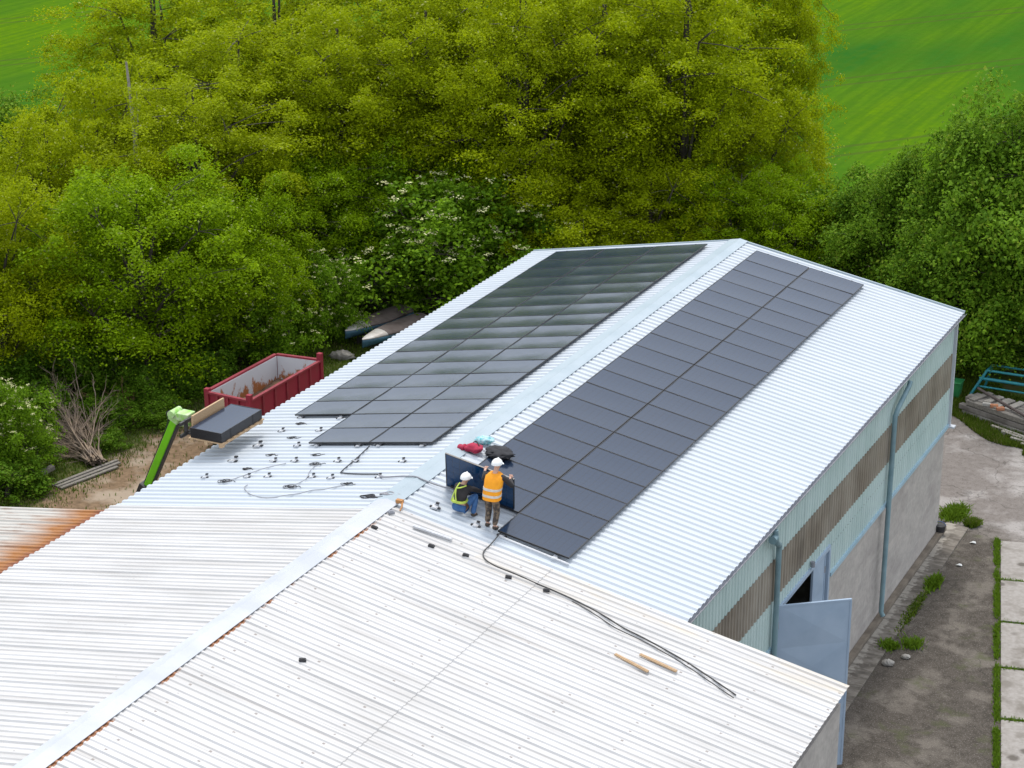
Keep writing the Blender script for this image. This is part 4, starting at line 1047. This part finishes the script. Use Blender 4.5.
for c_ in range(2):
    pos = 0.0 if c_ == 0 else -0.9
    for i, Ls in enumerate(lens):
        a = o0 + sr * (0.14 + c_ * 1.06) + sd * pos; q = [a, a + sr * 0.94, a + sr * 0.94 + sd * (Ls - 0.1), a + sd * (Ls - 0.1)]
        poly_sheet('concrete_slab', [(v.x, v.y) for v in q], -0.05, 0.05 + 0.008 * ((i * 7 + c_ * 3) % 4), M_slab, 'pale concrete slab in the %s row of the yard path, %s from the trees' % (('left', 'right')[c_], names[i]), 'slab', 'concrete slabs of the yard path')
        pos += Ls
b = MB(); b.tube([(7.05, 21.42, 0.15), (7.05, 21.42, 0.36)], [0.14, 0.17], 16); bu = thing('bucket', 'small black bucket by the far foot of the block wall', 'bucket', (7.05, 21.42, 0.14)); b.build('pail', M_black, bu)
b = MB(); b.tube([Vector((7.05 + 0.17 * math.cos(t), 21.42, 0.36 + 0.12 * math.sin(t))) for t in np.linspace(0, math.pi, 10)], 0.012, 6); b.build('handle', mat('blue_plastic', (0.05, 0.1, 0.25), 0.5), bu)
for (x, y, lab) in ((8.15, 19.55, 'white paper scrap lying on the dirt beside the slabs'), (8.12, 21.3, 'pale scrap lying on the yard at the end of the apron')):
    b = MB(); b.add([(x - .1, y - .04, 0.03), (x, y - .07, 0.06), (x + .1, y, 0.02), (x + .06, y + .07, 0.05), (x - .05, y + .05, 0.03), (x, y, 0.09)], [(0, 1, 5), (1, 2, 5), (2, 3, 5), (3, 4, 5), (4, 0, 5), (4, 3, 2, 1, 0)]); tag(b.build('paper_scrap', mat('scrap', (0.6, 0.6, 0.58), 0.8)), lab, 'litter')
for (x, y, r, lab) in ((8.02, 12.62, .15, 'grey stone lying among the weeds near the door'), (8.35, 13.2, .11, 'smaller grey stone beside the weeds near the door')):
    crumple('stone', (x, y, r * .45), (r, r * .8, r * .6), M_conc, lab, 'stone', int(r * 100))
# stacked sleepers
M_post = noisy('dark_old_concrete', (0.24, 0.215, 0.19), (0.12, 0.105, 0.09), 2.0, 0.95, 0.3)
M_post2 = noisy('light_old_concrete', (0.36, 0.33, 0.29), (0.22, 0.195, 0.165), 2.0, 0.95, 0.3)
ax = Vector((2.25, -0.98, 0)).normalized(); cr = Vector((0.35, 0.93, 0)).normalized()
o0 = Vector((4.85, 31.75, 0))
rr = random.Random(12)
for L in range(3):
    nm_ = ('bottom', 'middle', 'top')[L]
    for i in range(5):
        Ln = 3.4 + rr.uniform(-.35, .5) - 0.15 * L
        c = o0 + ax * (Ln / 2 + rr.uniform(-.08, .25) + 0.05 * L) + cr * (0.16 + 0.245 * i + rr.uniform(-.02, .02)) + Vector((0, 0, 0.11 + 0.205 * L + (rr.uniform(-.01, .012))))
        M = Matrix.Rotation(math.atan2(ax.y, ax.x) + rr.uniform(-.02, .02), 3, 'Z')
        b = MB(); b.box(c, (Ln, 0.22, 0.185), M)
        tag(b.build('wooden_sleeper', rr.choice((M_post, M_post, M_post2, M_greywood)), None, 0.02), 'long weathered sleeper in the %s layer of the pile at the yard edge' % nm_, 'sleeper', 'sleepers in the %s layer of the pile' % nm_)
for i in range(6):
    c = o0 + ax * (0.45 + 0.5 * i + rr.uniform(-.1, .1)) + cr * (0.75 + rr.uniform(-.1, .1)) + Vector((0, 0, 0.655)); M = Matrix.Rotation(math.atan2(cr.y, cr.x) + rr.uniform(-.15, .15), 3, 'Z')
    b = MB(); b.box(c, (1.0 + rr.uniform(-.2, .15), 0.24 + rr.uniform(-.06, .1), 0.055), M); tag(b.build('short_board', rr.choice((M_greywood, M_post, M_post2)), None, 0.008), 'short grey board laid across the top of the sleeper pile', 'board', 'boards across the sleeper pile')
for i in range(4):
    c = o0 + ax * (2.5 + 0.55 * i) + cr * (-0.22 - 0.16 * i) + Vector((0, 0, 0.09)); M = Matrix.Rotation(math.atan2(ax.y, ax.x) + rr.uniform(-.08, .16), 3, 'Z')
    b = MB(); b.box(c, (1.7, 0.12, 0.14), M); tag(b.build('wooden_sleeper', M_post2, None, 0.015), 'pale sleeper fallen in front of the pile at the right frame edge', 'sleeper', 'fallen sleepers')
b = MB(); p, q = o0 + ax * 0.1 + cr * 1.05 + Vector((0, 0, .735)), o0 + ax * 3.3 + cr * -0.05 + Vector((0, 0, .72)); b.tube([p, q], 0.05, 8); tag(b.build('iron_pole', M_cover), 'dark brown pole lying across the top of the sleeper pile', 'pole')
M_brick = noisy('orange_brick', (0.45, 0.20, 0.10), (0.36, 0.15, 0.08), 6, 0.9)
for i, (f, g2, lab) in enumerate(((1.15, .12, 'whitish brick on top of the sleeper pile'), (1.42, .2, 'orange brick in the middle on top of the sleeper pile'), (1.72, .15, 'orange brick at the right end on top of the sleeper pile'))):
    c = o0 + ax * f + cr * g2 + Vector((0, 0, .68)); M = Matrix.Rotation(0.3 * i, 3, 'Z'); b = MB(); b.box(c, (0.27, 0.16, 0.1), M); b.box(c + Vector((0, 0, .055)), (0.18, 0.08, 0.012), M)
    tag(b.build('brick', M_conc if i == 0 else M_brick, None, 0.008), lab, 'brick', 'bricks on the sleeper pile')
# turquoise rack of pipes
M_turq = noisy('turquoise_paint', (0.03, 0.28, 0.30), (0.03, 0.20, 0.26), 5, 0.45)
rk = thing('pipe_rack', 'turquoise steel pipe rack behind the sleeper pile at the right edge', 'rack', (6.6, 33.7, 0))
for pts, r, nm in (([(5.4, 33.5, 1.16), (9.0, 33.5, 1.16)], .045, 'top_rail'), ([(5.15, 33.5, 0.83), (9.0, 33.5, 0.83)], .06, 'middle_rail'), ([(5.05, 33.5, 0.52), (9.0, 33.5, 0.52)], .035, 'lower_rail'),
                   ([(5.4, 33.5, 1.16), (4.8, 33.3, 0.0)], .05, 'end_post'), ([(9.0, 33.5, 1.16), (9.0, 33.5, 0.0)], .05, 'end_post'), ([(7.0, 33.52, 1.16), (7.0, 33.6, 0.0)], .04, 'end_post'),
                   ([(5.4, 34.3, 1.10), (9.0, 34.3, 1.10)], .04, 'top_rail'), ([(5.4, 33.5, 1.16), (5.4, 34.3, 1.10)], .04, 'cross_rail'), ([(5.4, 34.3, 1.10), (5.1, 34.5, 0.0)], .045, 'end_post'), ([(9.0, 34.3, 1.10), (9.0, 34.4, 0.0)], .045, 'end_post')):
    b = MB(); b.tube(pts, r, 8); b.build(nm, M_turq, rk)
bn = thing('wheelie_bin', 'green plastic bin half hidden behind the far wall corner', 'bin', (4.35, 33.3, 0))
M_bin = noisy('green_plastic', (0.03, 0.22, 0.07), (0.02, 0.16, 0.05), 4, 0.5)
b = MB(); b.rings([[Vector((4.35 + sx * w, 33.3 + sy * w, z)) for sx, sy in ((-1, -1), (1, -1), (1, 1), (-1, 1))] for z, w in ((0.08, 0.18), (0.62, 0.24))], False); b.build('bin_body', M_bin, bn, 0.02)
b = MB(); b.box((4.35, 33.3, 0.65), (0.52, 0.54, 0.06)); b.build('lid', M_bin, bn, 0.02)

# ------------------------------------------------------------------ foliage
def leaf_material(name, dark, light, tip=None, tipamt=0.0, trans=0.35):
    m = mat(name, light, 0.6, 0, 0.12); t = NT(m); o = t.obj()
    gi = t.new('ShaderNodeNewGeometry').outputs['Random Per Island']; oi = t.new('ShaderNodeObjectInfo').outputs['Random']
    cn_ = t.noise(o, 0.7, 3)
    f = t.math('ADD', t.math('MULTIPLY', gi, 0.6), t.math('MULTIPLY', cn_, 0.5))
    c = t.mix(t.ramp(f, [(0.2, 0.0), (0.85, 1.0)]), dark, light)
    c = t.mix(t.math('MULTIPLY', oi, 0.4), c, tuple(a * 0.6 + b_ * 0.2 for a, b_ in zip(light, dark)))
    if tip: c = t.mix(t.math('MULTIPLY', t.math('GREATER_THAN', gi, 1 - tipamt), 0.85), c, tip)
    t.color(c)
    tr = t.new('ShaderNodeBsdfTranslucent'); t.link(c, tr.inputs['Color'])
    mx = t.new('ShaderNodeMixShader'); mx.inputs[0].default_value = trans
    t.link(t.b.outputs[0], mx.inputs[1]); t.link(tr.outputs[0], mx.inputs[2])
    out = [n for n in t.n if n.type == 'OUTPUT_MATERIAL'][0]; t.link(mx.outputs[0], out.inputs['Surface'])
    return m
M_locust = leaf_material('locust_leaves', (0.200, 0.270, 0.003), (0.470, 0.560, 0.004), (0.6, 0.6, 0.25), 0.012, 0.5)
M_locust2 = leaf_material('green_locust_leaves', (0.140, 0.240, 0.003), (0.340, 0.510, 0.005), (0.48, 0.5, 0.22), 0.015, 0.48)
M_dleaf = leaf_material('dark_broad_leaves', (0.050, 0.130, 0.007), (0.250, 0.430, 0.026), (0.28, 0.36, 0.04), 0.06, 0.45)
M_eleaf = leaf_material('elder_leaves', (0.055, 0.135, 0.006), (0.26, 0.45, 0.018), None, 0, 0.42)
M_flower = mat('cream_blossom', (0.64, 0.63, 0.32), 0.8)
M_bush = leaf_material('bush_leaves', (0.065, 0.160, 0.008), (0.20, 0.36, 0.020), (0.18, 0.22, 0.03), 0.05, 0.42)
M_bark = noisy('grey_bark', (0.085, 0.07, 0.055), (0.045, 0.037, 0.03), 5, 0.95, 0.5, stretch=(1, 1, 0.3))

def quads(name, P, N, size, asp, m, parent, rg):
    """many small leaf faces: P centres, N normals"""
    n = len(P); N = N / (np.linalg.norm(N, axis=1, keepdims=True) + 1e-9)
    a = rg.normal(size=(n, 3)); U = np.cross(N, a); U /= (np.linalg.norm(U, axis=1, keepdims=True) + 1e-9); V = np.cross(N, U)
    s = size[:, None]
    bend = N * s * 0.25
    v = np.stack([P - U * s * asp, P - V * s * 0.5 + bend, P + U * s * asp, P + V * s * 0.5 + bend], 1).reshape(-1, 3)
    me = bpy.data.meshes.new(name)
    me.vertices.add(4 * n); me.vertices.foreach_set('co', v.astype(np.float32).ravel())
    me.loops.add(4 * n); me.loops.foreach_set('vertex_index', np.arange(4 * n, dtype=np.int32))
    me.polygons.add(n); me.polygons.foreach_set('loop_start', np.arange(0, 4 * n, 4, dtype=np.int32)); me.polygons.foreach_set('loop_total', np.full(n, 4, dtype=np.int32))
    me.update(calc_edges=True); me.validate(); me.materials.append(m)
    o = bpy.data.objects.new(name, me); col.objects.link(o)
    if parent: o.parent = parent
    return o
def sph(n, rg, zmin=-1.0):
    z = rg.uniform(zmin, 1, n); a = rg.uniform(0, 2 * np.pi, n); r = np.sqrt(np.maximum(0, 1 - z * z))
    return np.stack([r * np.cos(a), r * np.sin(a), z], 1)
def make_tree(name, kind, seed, h, r, z0, nlobe, nclump, nleaf, leaf, cr, m, flat=0.7, flowers=0, trunk=True):
    """canonical tree at the origin: trunk with limbs to every clump region, crown of leaf faces in clumps"""
    rg = np.random.default_rng(seed); t = thing(name, 'x', kind, (0, 0, 0))
    lobes = []
    for i in range(nlobe):
        f = i / max(1, nlobe - 1); zz = z0 + (h - z0) * (0.14 + 0.68 * f) + rg.uniform(-.3, .3)
        ang = i * 2.4 + rg.uniform(-.5, .5); wide = math.sin(math.pi * (0.22 + 0.62 * f)) ** 0.8
        rad = r * 0.60 * wide * rg.uniform(.65, 1.1); lr = r * rg.uniform(.34, .52) * (0.7 + 0.5 * wide)
        lobes.append((np.array([rad * math.cos(ang), rad * math.sin(ang), zz]), lr))
    lobes.append((np.array([0, 0, h - r * 0.40]), r * 0.40))
    w = np.array([l[1] ** 2 for l in lobes]); w /= w.sum()
    pick = rg.choice(len(lobes), nclump, p=w); d = sph(nclump, rg, -0.55)
    C = np.array([lobes[k][0] for k in pick]); LR = np.array([lobes[k][1] for k in pick])
    C = C + d * (LR * rg.uniform(.35, 1.32, nclump))[:, None]
    keepm = C[:, 2] > z0 * 0.6; C = C[keepm]; nclump = len(C)
    R_ = cr * rg.uniform(.55, 1.25, nclump)
    cnt_ = np.maximum(20, (nleaf * (R_ / cr) ** 2)).astype(int)
    idx = np.repeat(np.arange(nclump), cnt_); n = len(idx)
    axs = rg.uniform(.45, 1.45, (nclump, 3)) * np.array([1, 1, 0.8 * flat])       # every clump its own proportions
    dd = rg.normal(size=(n, 3)); P = C[idx] + dd * (R_[idx] * 0.50)[:, None] * axs[idx]
    P[:, 2] -= 0.10 * (dd[:, 0] ** 2 + dd[:, 1] ** 2) * R_[idx]                    # sprays droop at their ends
    dd = dd / (np.linalg.norm(dd, axis=1, keepdims=True) + 1e-9)
    N = dd * 0.55 + np.array([0, 0, 0.35]) + rg.normal(size=(n, 3)) * 0.6
    quads('crown', P, N, leaf * rg.uniform(.7, 1.35, n), 0.85, m, t, rg)
    if flowers:
        top = np.argsort(-(C[:, 2] + rg.uniform(0, 1.5, nclump)))[:int(nclump * 0.9)]
        Fc = []; 
        for k in rg.choice(top, flowers):
            q = sph(1, rg, 0.0)[0]; Fc.append(C[k] + q * R_[k] * np.array([1.02, 1.02, flat * 1.02]))
        Fc = np.array(Fc); k = 16; idf = np.repeat(np.arange(len(Fc)), k); q = rg.normal(size=(len(idf), 3)) * np.array([.06, .06, .018])
        quads('blossom', Fc[idf] + q, np.tile([0, 0, 1.0], (len(idf), 1)) + rg.normal(size=(len(idf), 3)) * .4, rg.uniform(.03, .055, len(idf)), 0.6, M_flower, t, rg)
    if trunk:
        b = MB(); rt = 0.03 * h ** 0.9 * 0.6 + 0.04
        lean_ = Vector((rg.uniform(-.3, .3), rg.uniform(-.3, .3), 0))
        tp_ = [Vector((0, 0, -0.05)), Vector((0, 0, 0.4)) + lean_ * 0.1, Vector((0, 0, h * .35)) + lean_ * .6, Vector((0, 0, h * .62)) + lean_, Vector((0, 0, h * .9)) + lean_]
        b.tube(tp_, [rt * 1.35, rt, rt * .8, rt * .5, rt * .12], 8)
        for (c, lr) in lobes:
            e = Vector(c); s0 = tp_[1].lerp(tp_[3], min(1, max(0, (e.z / h - .15)) * 0.9)); mid = s0.lerp(e, .5) + Vector((0, 0, .25 * lr))
            b.tube([s0, mid, e], [rt * .42, rt * .28, rt * .12], 6)
        for k in rg.choice(nclump, min(70, nclump), replace=False):
            l = min(lobes, key=lambda q: np.linalg.norm(q[0] - C[k])); s0 = Vector(l[0]); e = Vector(C[k]); b.tube([s0, s0.lerp(e, .5) + Vector((0, 0, .08)), e], [rt * .13, rt * .09, rt * .04], 4, True, False)
        b.build('trunk', M_bark, t)
    return t
protos = {
 'locust': [make_tree('locust_tree', 'tree', 30 + i, 9.0, 3.7, 0.9, 13, 270, 290, 0.058, 0.52, (M_locust, M_locust2, M_locust, M_locust2)[i], 0.85) for i in range(4)],
 'tall': [make_tree('locust_tree', 'tree', 50 + i, 15.0, 3.9, 2.0, 20, 430, 250, 0.062, 0.55, (M_locust, M_locust2, M_locust)[i], 0.85) for i in range(3)],
 'dark': [make_tree('broadleaf_tree', 'tree', 60 + i, 8.0, 3.1, 0.6, 11, 290, 170, 0.082, 0.56, M_dleaf, 0.9) for i in range(2)],
 'elder': [make_tree('elder_shrub', 'shrub', 80 + i, 4.2, 2.6, 0.2, 9, 170, 180, 0.070, 0.46, M_eleaf, 0.9, 300) for i in range(2)],
 'bush': [make_tree('bush', 'bush', 90 + i, 1.6, 1.15, 0.05, 6, 60, 150, 0.055, 0.32, M_bush, 0.9, 0) for i in range(2)],
}
used = {}
def plant(kind, x, y, h, w, label, group, variant=None, squash=1.0):
    v = variant if variant is not None else random.randrange(len(protos[kind]))
    base = protos[kind][v]; ph, pw = {'locust': (9.0, 7.4), 'tall': (15.0, 7.8), 'dark': (8.0, 6.2), 'elder': (4.2, 5.2), 'bush': (1.6, 2.3)}[kind]
    loc = (x, y, -0.03); sx = w / pw; sc = (sx, sx * squash, h / ph)
    if (kind, v) not in used:
        used[(kind, v)] = 1; o = base; o.location = loc; o.scale = sc
    else: o = dup(base, loc, scale=sc)
    o.rotation_euler = (0, 0, random.uniform(0, 6.28)); tag(o, label, group=group); return o
LOC = [(-22.8,21.6,8.3,8.3,'large yellow-green tree overhanging the clearing above the dead branches',1),(-26.8,18.5,7.7,6.8,'yellow-green tree at the left frame edge beside the brush pile',0),(-29.9,16.4,8.6,7.1,'yellow-green tree cut off by the left frame edge',1),(-21.1,25.2,6.8,5.6,'yellow-green tree standing directly behind the red container',1),
(-29.5,25.2,8.5,7.0,'yellow-green tree behind the leftmost front tree, near the dark green one',0),(-24.5,27.6,8.8,7.8,'tall yellow-green tree just behind the large tree over the clearing',2),(-22.2,31.6,7.0,6.7,'yellow-green tree between the red container and the back of the wood',1),(-20.0,34.8,7.2,6.8,'darker green tree behind the flowering elder shrubs',3),(-17.4,37.0,6.8,6.9,'yellow-green tree behind the right end of the large elder',1),
(-30.0,29.1,9.6,7.7,None,0),(-25.5,32.8,9.8,8.2,None,2),(-22.3,35.1,9.8,7.5,None,0),(-19.4,37.3,9.5,7.9,None,3),(-15.3,37.7,8.3,7.8,None,2),(-12.6,39.8,8.4,7.9,None,0),(-9.5,41.3,8.4,7.9,None,2),(-6.9,43.3,7.9,6.3,'yellow-green tree at the right end of the wood beside the open field',0),(-3.8,41.1,4.9,3.2,'low olive-green tree at the wood end where the field shows',3),
(-13.0,36.6,5.7,6.9,'yellow-green tree rising behind the far left corner of the roof',2),(-9.7,38.3,5.9,6.9,'yellow-green tree rising behind the left half of the far roof edge',0),(-6.5,39.8,6.1,6.1,'yellow-green tree rising behind the far end of the ridge',3),(-4.3,39.9,5.9,4.4,'yellow-green tree rising behind the far end of the right array',1),
(-31.9,36.1,10.1,8.7,None,2),(-27.5,39.1,10.1,8.8,None,0),(-23.4,41.9,10.2,8.9,None,3),(-19.0,43.2,9.7,8.8,None,2),(-15.3,44.9,9.3,8.8,None,0),(-12.0,47.4,8.9,8.9,None,2),(-8.3,48.3,7.5,4.9,None,0)]
for (x, y, h, w, lab, v) in LOC:
    if y > 27.5 and h > 7.3 and x > -32.5 and x < -7.5 and not (x < -29.0 and y < 34): kind_, h, v = 'tall', 10.4 + (y - 27) * 0.23 + random.uniform(-.7, .7), v % 3
    else: kind_ = 'locust'
    plant(kind_, x, y, h * 1.02, w * 1.12, lab or 'tall yellow-green tree in the dense back rows of the wood', 'trees of the wood' if lab else 'back-row trees of the wood', v)
DK = [(-34.8,29.1,8.0,5.4,'dark green tree at the upper left corner below the field'),(-36.0,26.3,8.0,6.1,'dark green tree cut off by the upper left frame edge'),(4.8,37.2,10.3,6.7,'tallest dark green tree at the right, reaching above the field'),(0.8,39.6,7.4,4.8,'dark green tree right of the field gap behind the roof edge'),(3.4,36.0,5.4,5.0,'lower dark green tree just behind the far right roof corner'),
(7.2,37.4,6.6,5.0,'dark green tree behind the turquoise rack at the right frame edge'),(-1.3,40.4,6.2,5.0,'small dark green tree at the bottom of the field gap'),(2.7,39.5,9.0,5.0,'dark green tree left of the tallest one at the right'),(8.0,38.9,11.0,6.8,'dark green tree cut off by the right frame edge')]
for i, (x, y, h, w, lab) in enumerate(DK): plant('dark', x, y, h, w * 1.12, lab, 'dark green trees', i % 2)
EL = [(-16.9,33.0,5.6,8.2,'large elder shrub covered in cream blossom left of the roof'),(-19.2,28.3,3.4,2.7,'smaller flowering elder left of the boats'),(-20.3,25.5,3.6,3.8,'flowering elder shrub behind the red container'),(-14.9,35.3,3.8,3.8,'flowering elder beside the far left roof corner'),(-21.9,12.4,3.3,2.9,'flowering shrub at the left frame edge below the trees')]
for i, (x, y, h, w, lab) in enumerate(EL): plant('elder', x, y, h, w * 1.15, lab, 'flowering elder shrubs', i % 2)
BU = [(-25.2,20.6,1.7,2.8,'bush in the dark hollow under the large tree'),(-23.4,21.6,1.5,2.6,'bush in the hollow between the large tree trunk and the branches'),(-24.6,23.4,1.9,3.0,'taller bush at the back of the dark hollow'),(-22.2,23.6,1.8,2.8,'bush at the back of the clearing behind the container end'),(-26.2,18.0,1.8,3.0,'bush at the left edge behind the brush pile tips'),(-21.2,21.2,1.2,2.0,'bush by the low branch of the large tree, near the container'),(-23.6,19.5,2.1,2.5,'dark bush in the shade behind the brush pile'),(-23.6,16.0,1.7,2.8,'green bush left of the brush pile'),(-21.6,13.0,1.2,2.3,'low green bush between brush pile and left frame edge'),(-20.9,11.3,1.2,2.6,'low green bush at the near end of the clearing'),(-21.6,17.7,1.0,2.1,'low bush right behind the brush pile'),(-21.5,19.9,1.5,2.2,'bush under the low hanging branch of the large tree'),(-20.2,18.9,0.9,1.8,'small bush between brush pile and boom'),(-20.7,22.0,1.6,2.2,'bush behind the left end of the red container'),(4.3,37.1,1.4,2.3,'bush behind the green bin'),(5.8,37.3,1.3,2.0,'bush behind the turquoise rack'),(-19.9,27.0,1.1,1.5,'bush right of the flowering elder by the container'),(-19.9,25.6,1.5,1.9,'bush at the far end of the red container'),
      (-20.4,15.9,0.6,1.3,'small leafy bush touching the cut ends of the brush pile'),(-22.6,11.6,1.0,2.2,'low bush at the lower left frame edge of the greenery')]
for i, (x, y, h, w, lab) in enumerate(BU): plant('bush', x, y, h, w * 1.1, lab, 'bushes of the undergrowth', i % 2)

for kd, lst in protos.items():                      # models that found no place in the wood are not kept
    for v_, o in enumerate(lst):
        if (kd, v_) not in used:
            for ch_ in list(o.children): bpy.data.objects.remove(ch_)
            bpy.data.objects.remove(o)

# bare pale stem standing among the crowns
dead = thing('bare_tree', 'pale bare dead tree stem standing among yellow-green crowns at the upper left', 'tree', (-27.0, 27.2, 0))
b = MB(); b.tube([(-27.0, 27.2, -0.05), (-27.0, 27.2, 4), (-26.8, 27.3, 7.5), (-27.0, 27.3, 10.6)], [.16, .13, .10, .04], 8); b.build('trunk', noisy('pale_bark', (0.34, 0.31, 0.27), (0.22, 0.19, 0.16), 4, 0.9), dead)
b = MB(); b.tube([(-26.85, 27.3, 7.2), (-26.4, 27.0, 8.4), (-26.3, 26.9, 9.6)], [.06, .04, .015], 6); b.build('limb', dead.children[0].data.materials[0], dead)

# grass blades
def blades(name, P, h, m, rg, kind='stuff', lean=0.5, width=0.014):
    n = len(P); a = rg.uniform(0, 2 * np.pi, n); L = h * rg.uniform(.5, 1.2, n)
    d = np.stack([np.cos(a), np.sin(a), np.zeros(n)], 1); s = np.stack([-np.sin(a), np.cos(a), np.zeros(n)], 1) * (width * rg.uniform(.7, 1.4, n))[:, None]
    up = np.array([0, 0, 1.0]); T = P + d * (L * lean * rg.uniform(.3, 1, n))[:, None] + up * (L * .85)[:, None]; Mi = P * .5 + T * .5 + up * (L * .12)[:, None]
    v = np.stack([P - s, P + s, Mi + s * .8, T, Mi - s * .8], 1).reshape(-1, 3)
    me = bpy.data.meshes.new(name); me.vertices.add(5 * n); me.vertices.foreach_set('co', v.astype(np.float32).ravel())
    me.loops.add(5 * n); me.loops.foreach_set('vertex_index', np.arange(5 * n, dtype=np.int32)); me.polygons.add(n)
    me.polygons.foreach_set('loop_start', np.arange(0, 5 * n, 5, dtype=np.int32)); me.polygons.foreach_set('loop_total', np.full(n, 5, dtype=np.int32)); me.update(calc_edges=True); me.validate()
    me.materials.append(m); o = bpy.data.objects.new(name, me); col.objects.link(o)
    if kind: o['kind'] = kind
    return o
M_grass = leaf_material('grass_blades', (0.065, 0.115, 0.010), (0.155, 0.225, 0.022), (0.26, 0.22, 0.10), 0.06, 0.3)
M_grass2 = leaf_material('fresh_weeds', (0.09, 0.17, 0.012), (0.18, 0.30, 0.02), None, 0, 0.3)
rg = np.random.default_rng(77)
n = 26000; x = rg.uniform(3.2, 12, n); f = rg.uniform(0, 1, n) ** 1.3
edge = np.where(x > 7.8, 29.35 - (x - 7.8) * 1.15 + 0.3 * np.sin(x * 1.3), 34.4 - 0.62 * x + 0.35 * np.sin(x * 1.7) - 0.15)
P = np.stack([x, edge - 0.12 + f * 4.5, np.zeros(n)], 1)
tag(blades('verge_grass', P, 0.22, M_grass, rg), 'strip of green grass between the yard and the sleeper pile', 'grass')
sdn, srn = np.array([sd.x, sd.y]), np.array([sr.x, sr.y]); o2 = np.array([8.72, 21.75])
n = 9000; t_ = rg.uniform(-0.2, 16, n); k_ = rg.normal(0, 0.042, n) + np.where(rg.uniform(size=n) < .68, 0.03, 1.14)
pp_ = o2 + sdn * t_[:, None] + srn * k_[:, None]
n2 = 1500; tj = np.repeat(np.cumsum([2.8, 2.75, 2.75, 2.8]), n2 // 4); pj = o2 + sdn * (tj + rg.normal(0, .05, len(tj)))[:, None] + srn * rg.uniform(0.1, 1.1, len(tj))[:, None]
kp = (np.sin(t_ * 2.1) + np.sin(t_ * 5.3 + 1) + rg.normal(0, .6, n)) > -0.8
pp_ = pp_[kp]
P = np.concatenate([pp_, pj]); P = np.concatenate([P, np.zeros((len(P), 1))], 1)
tag(blades('joint_grass', P, 0.11, M_grass2, rg, lean=0.8), 'grass growing in the joints around the pale yard slabs', 'grass')
n = 60000; x = rg.uniform(-23.5, -15.5, n); y = rg.uniform(9.5, 33, n)
keep = (rg.uniform(size=n) < np.clip((-18.4 - x) / 2.4, 0.04, 1) * np.where(y > 23, 3, 1)) | (y > 25)
P = np.stack([x, y, np.zeros(n)], 1)[keep]
tag(blades('clearing_grass', P, 0.13, M_grass, rg), 'rough grass and weeds around the bare soil of the clearing', 'grass')
def weed(x, y, r, h, nb, label, m=M_grass2, seed=1, ry=None):
    g_ = np.random.default_rng(seed); P = np.stack([x + g_.normal(0, r, nb), y + g_.normal(0, ry or r, nb), np.full(nb, 0.0)], 1)
    o = blades('weed_clump', P, h, m, g_, kind=None, lean=0.9, width=0.02); return tag(o, label, 'weeds', 'weed clumps in the yard')
weed(7.06, 23.15, .15, .26, 1300, 'bright green weeds at the far corner of the block wall', seed=1, ry=.25)
weed(7.74, 22.66, .08, .2, 1300, 'yellowish weeds trailing from the end of the apron', M_grass, 12, .10)
weed(7.80, 18.0, .08, .2, 700, 'bright green weeds halfway along the apron edge', seed=3, ry=.22)
weed(7.72, 16.3, .07, .10, 1000, 'low mossy weeds in the joint along the apron', M_grass, 4, .8)
weed(7.75, 13.65, .11, .18, 500, 'green weeds near the open door leaf', seed=5)
weed(8.30, 14.0, .13, .22, 260, 'small weed tuft on the dirt right of the door weeds', seed=6)
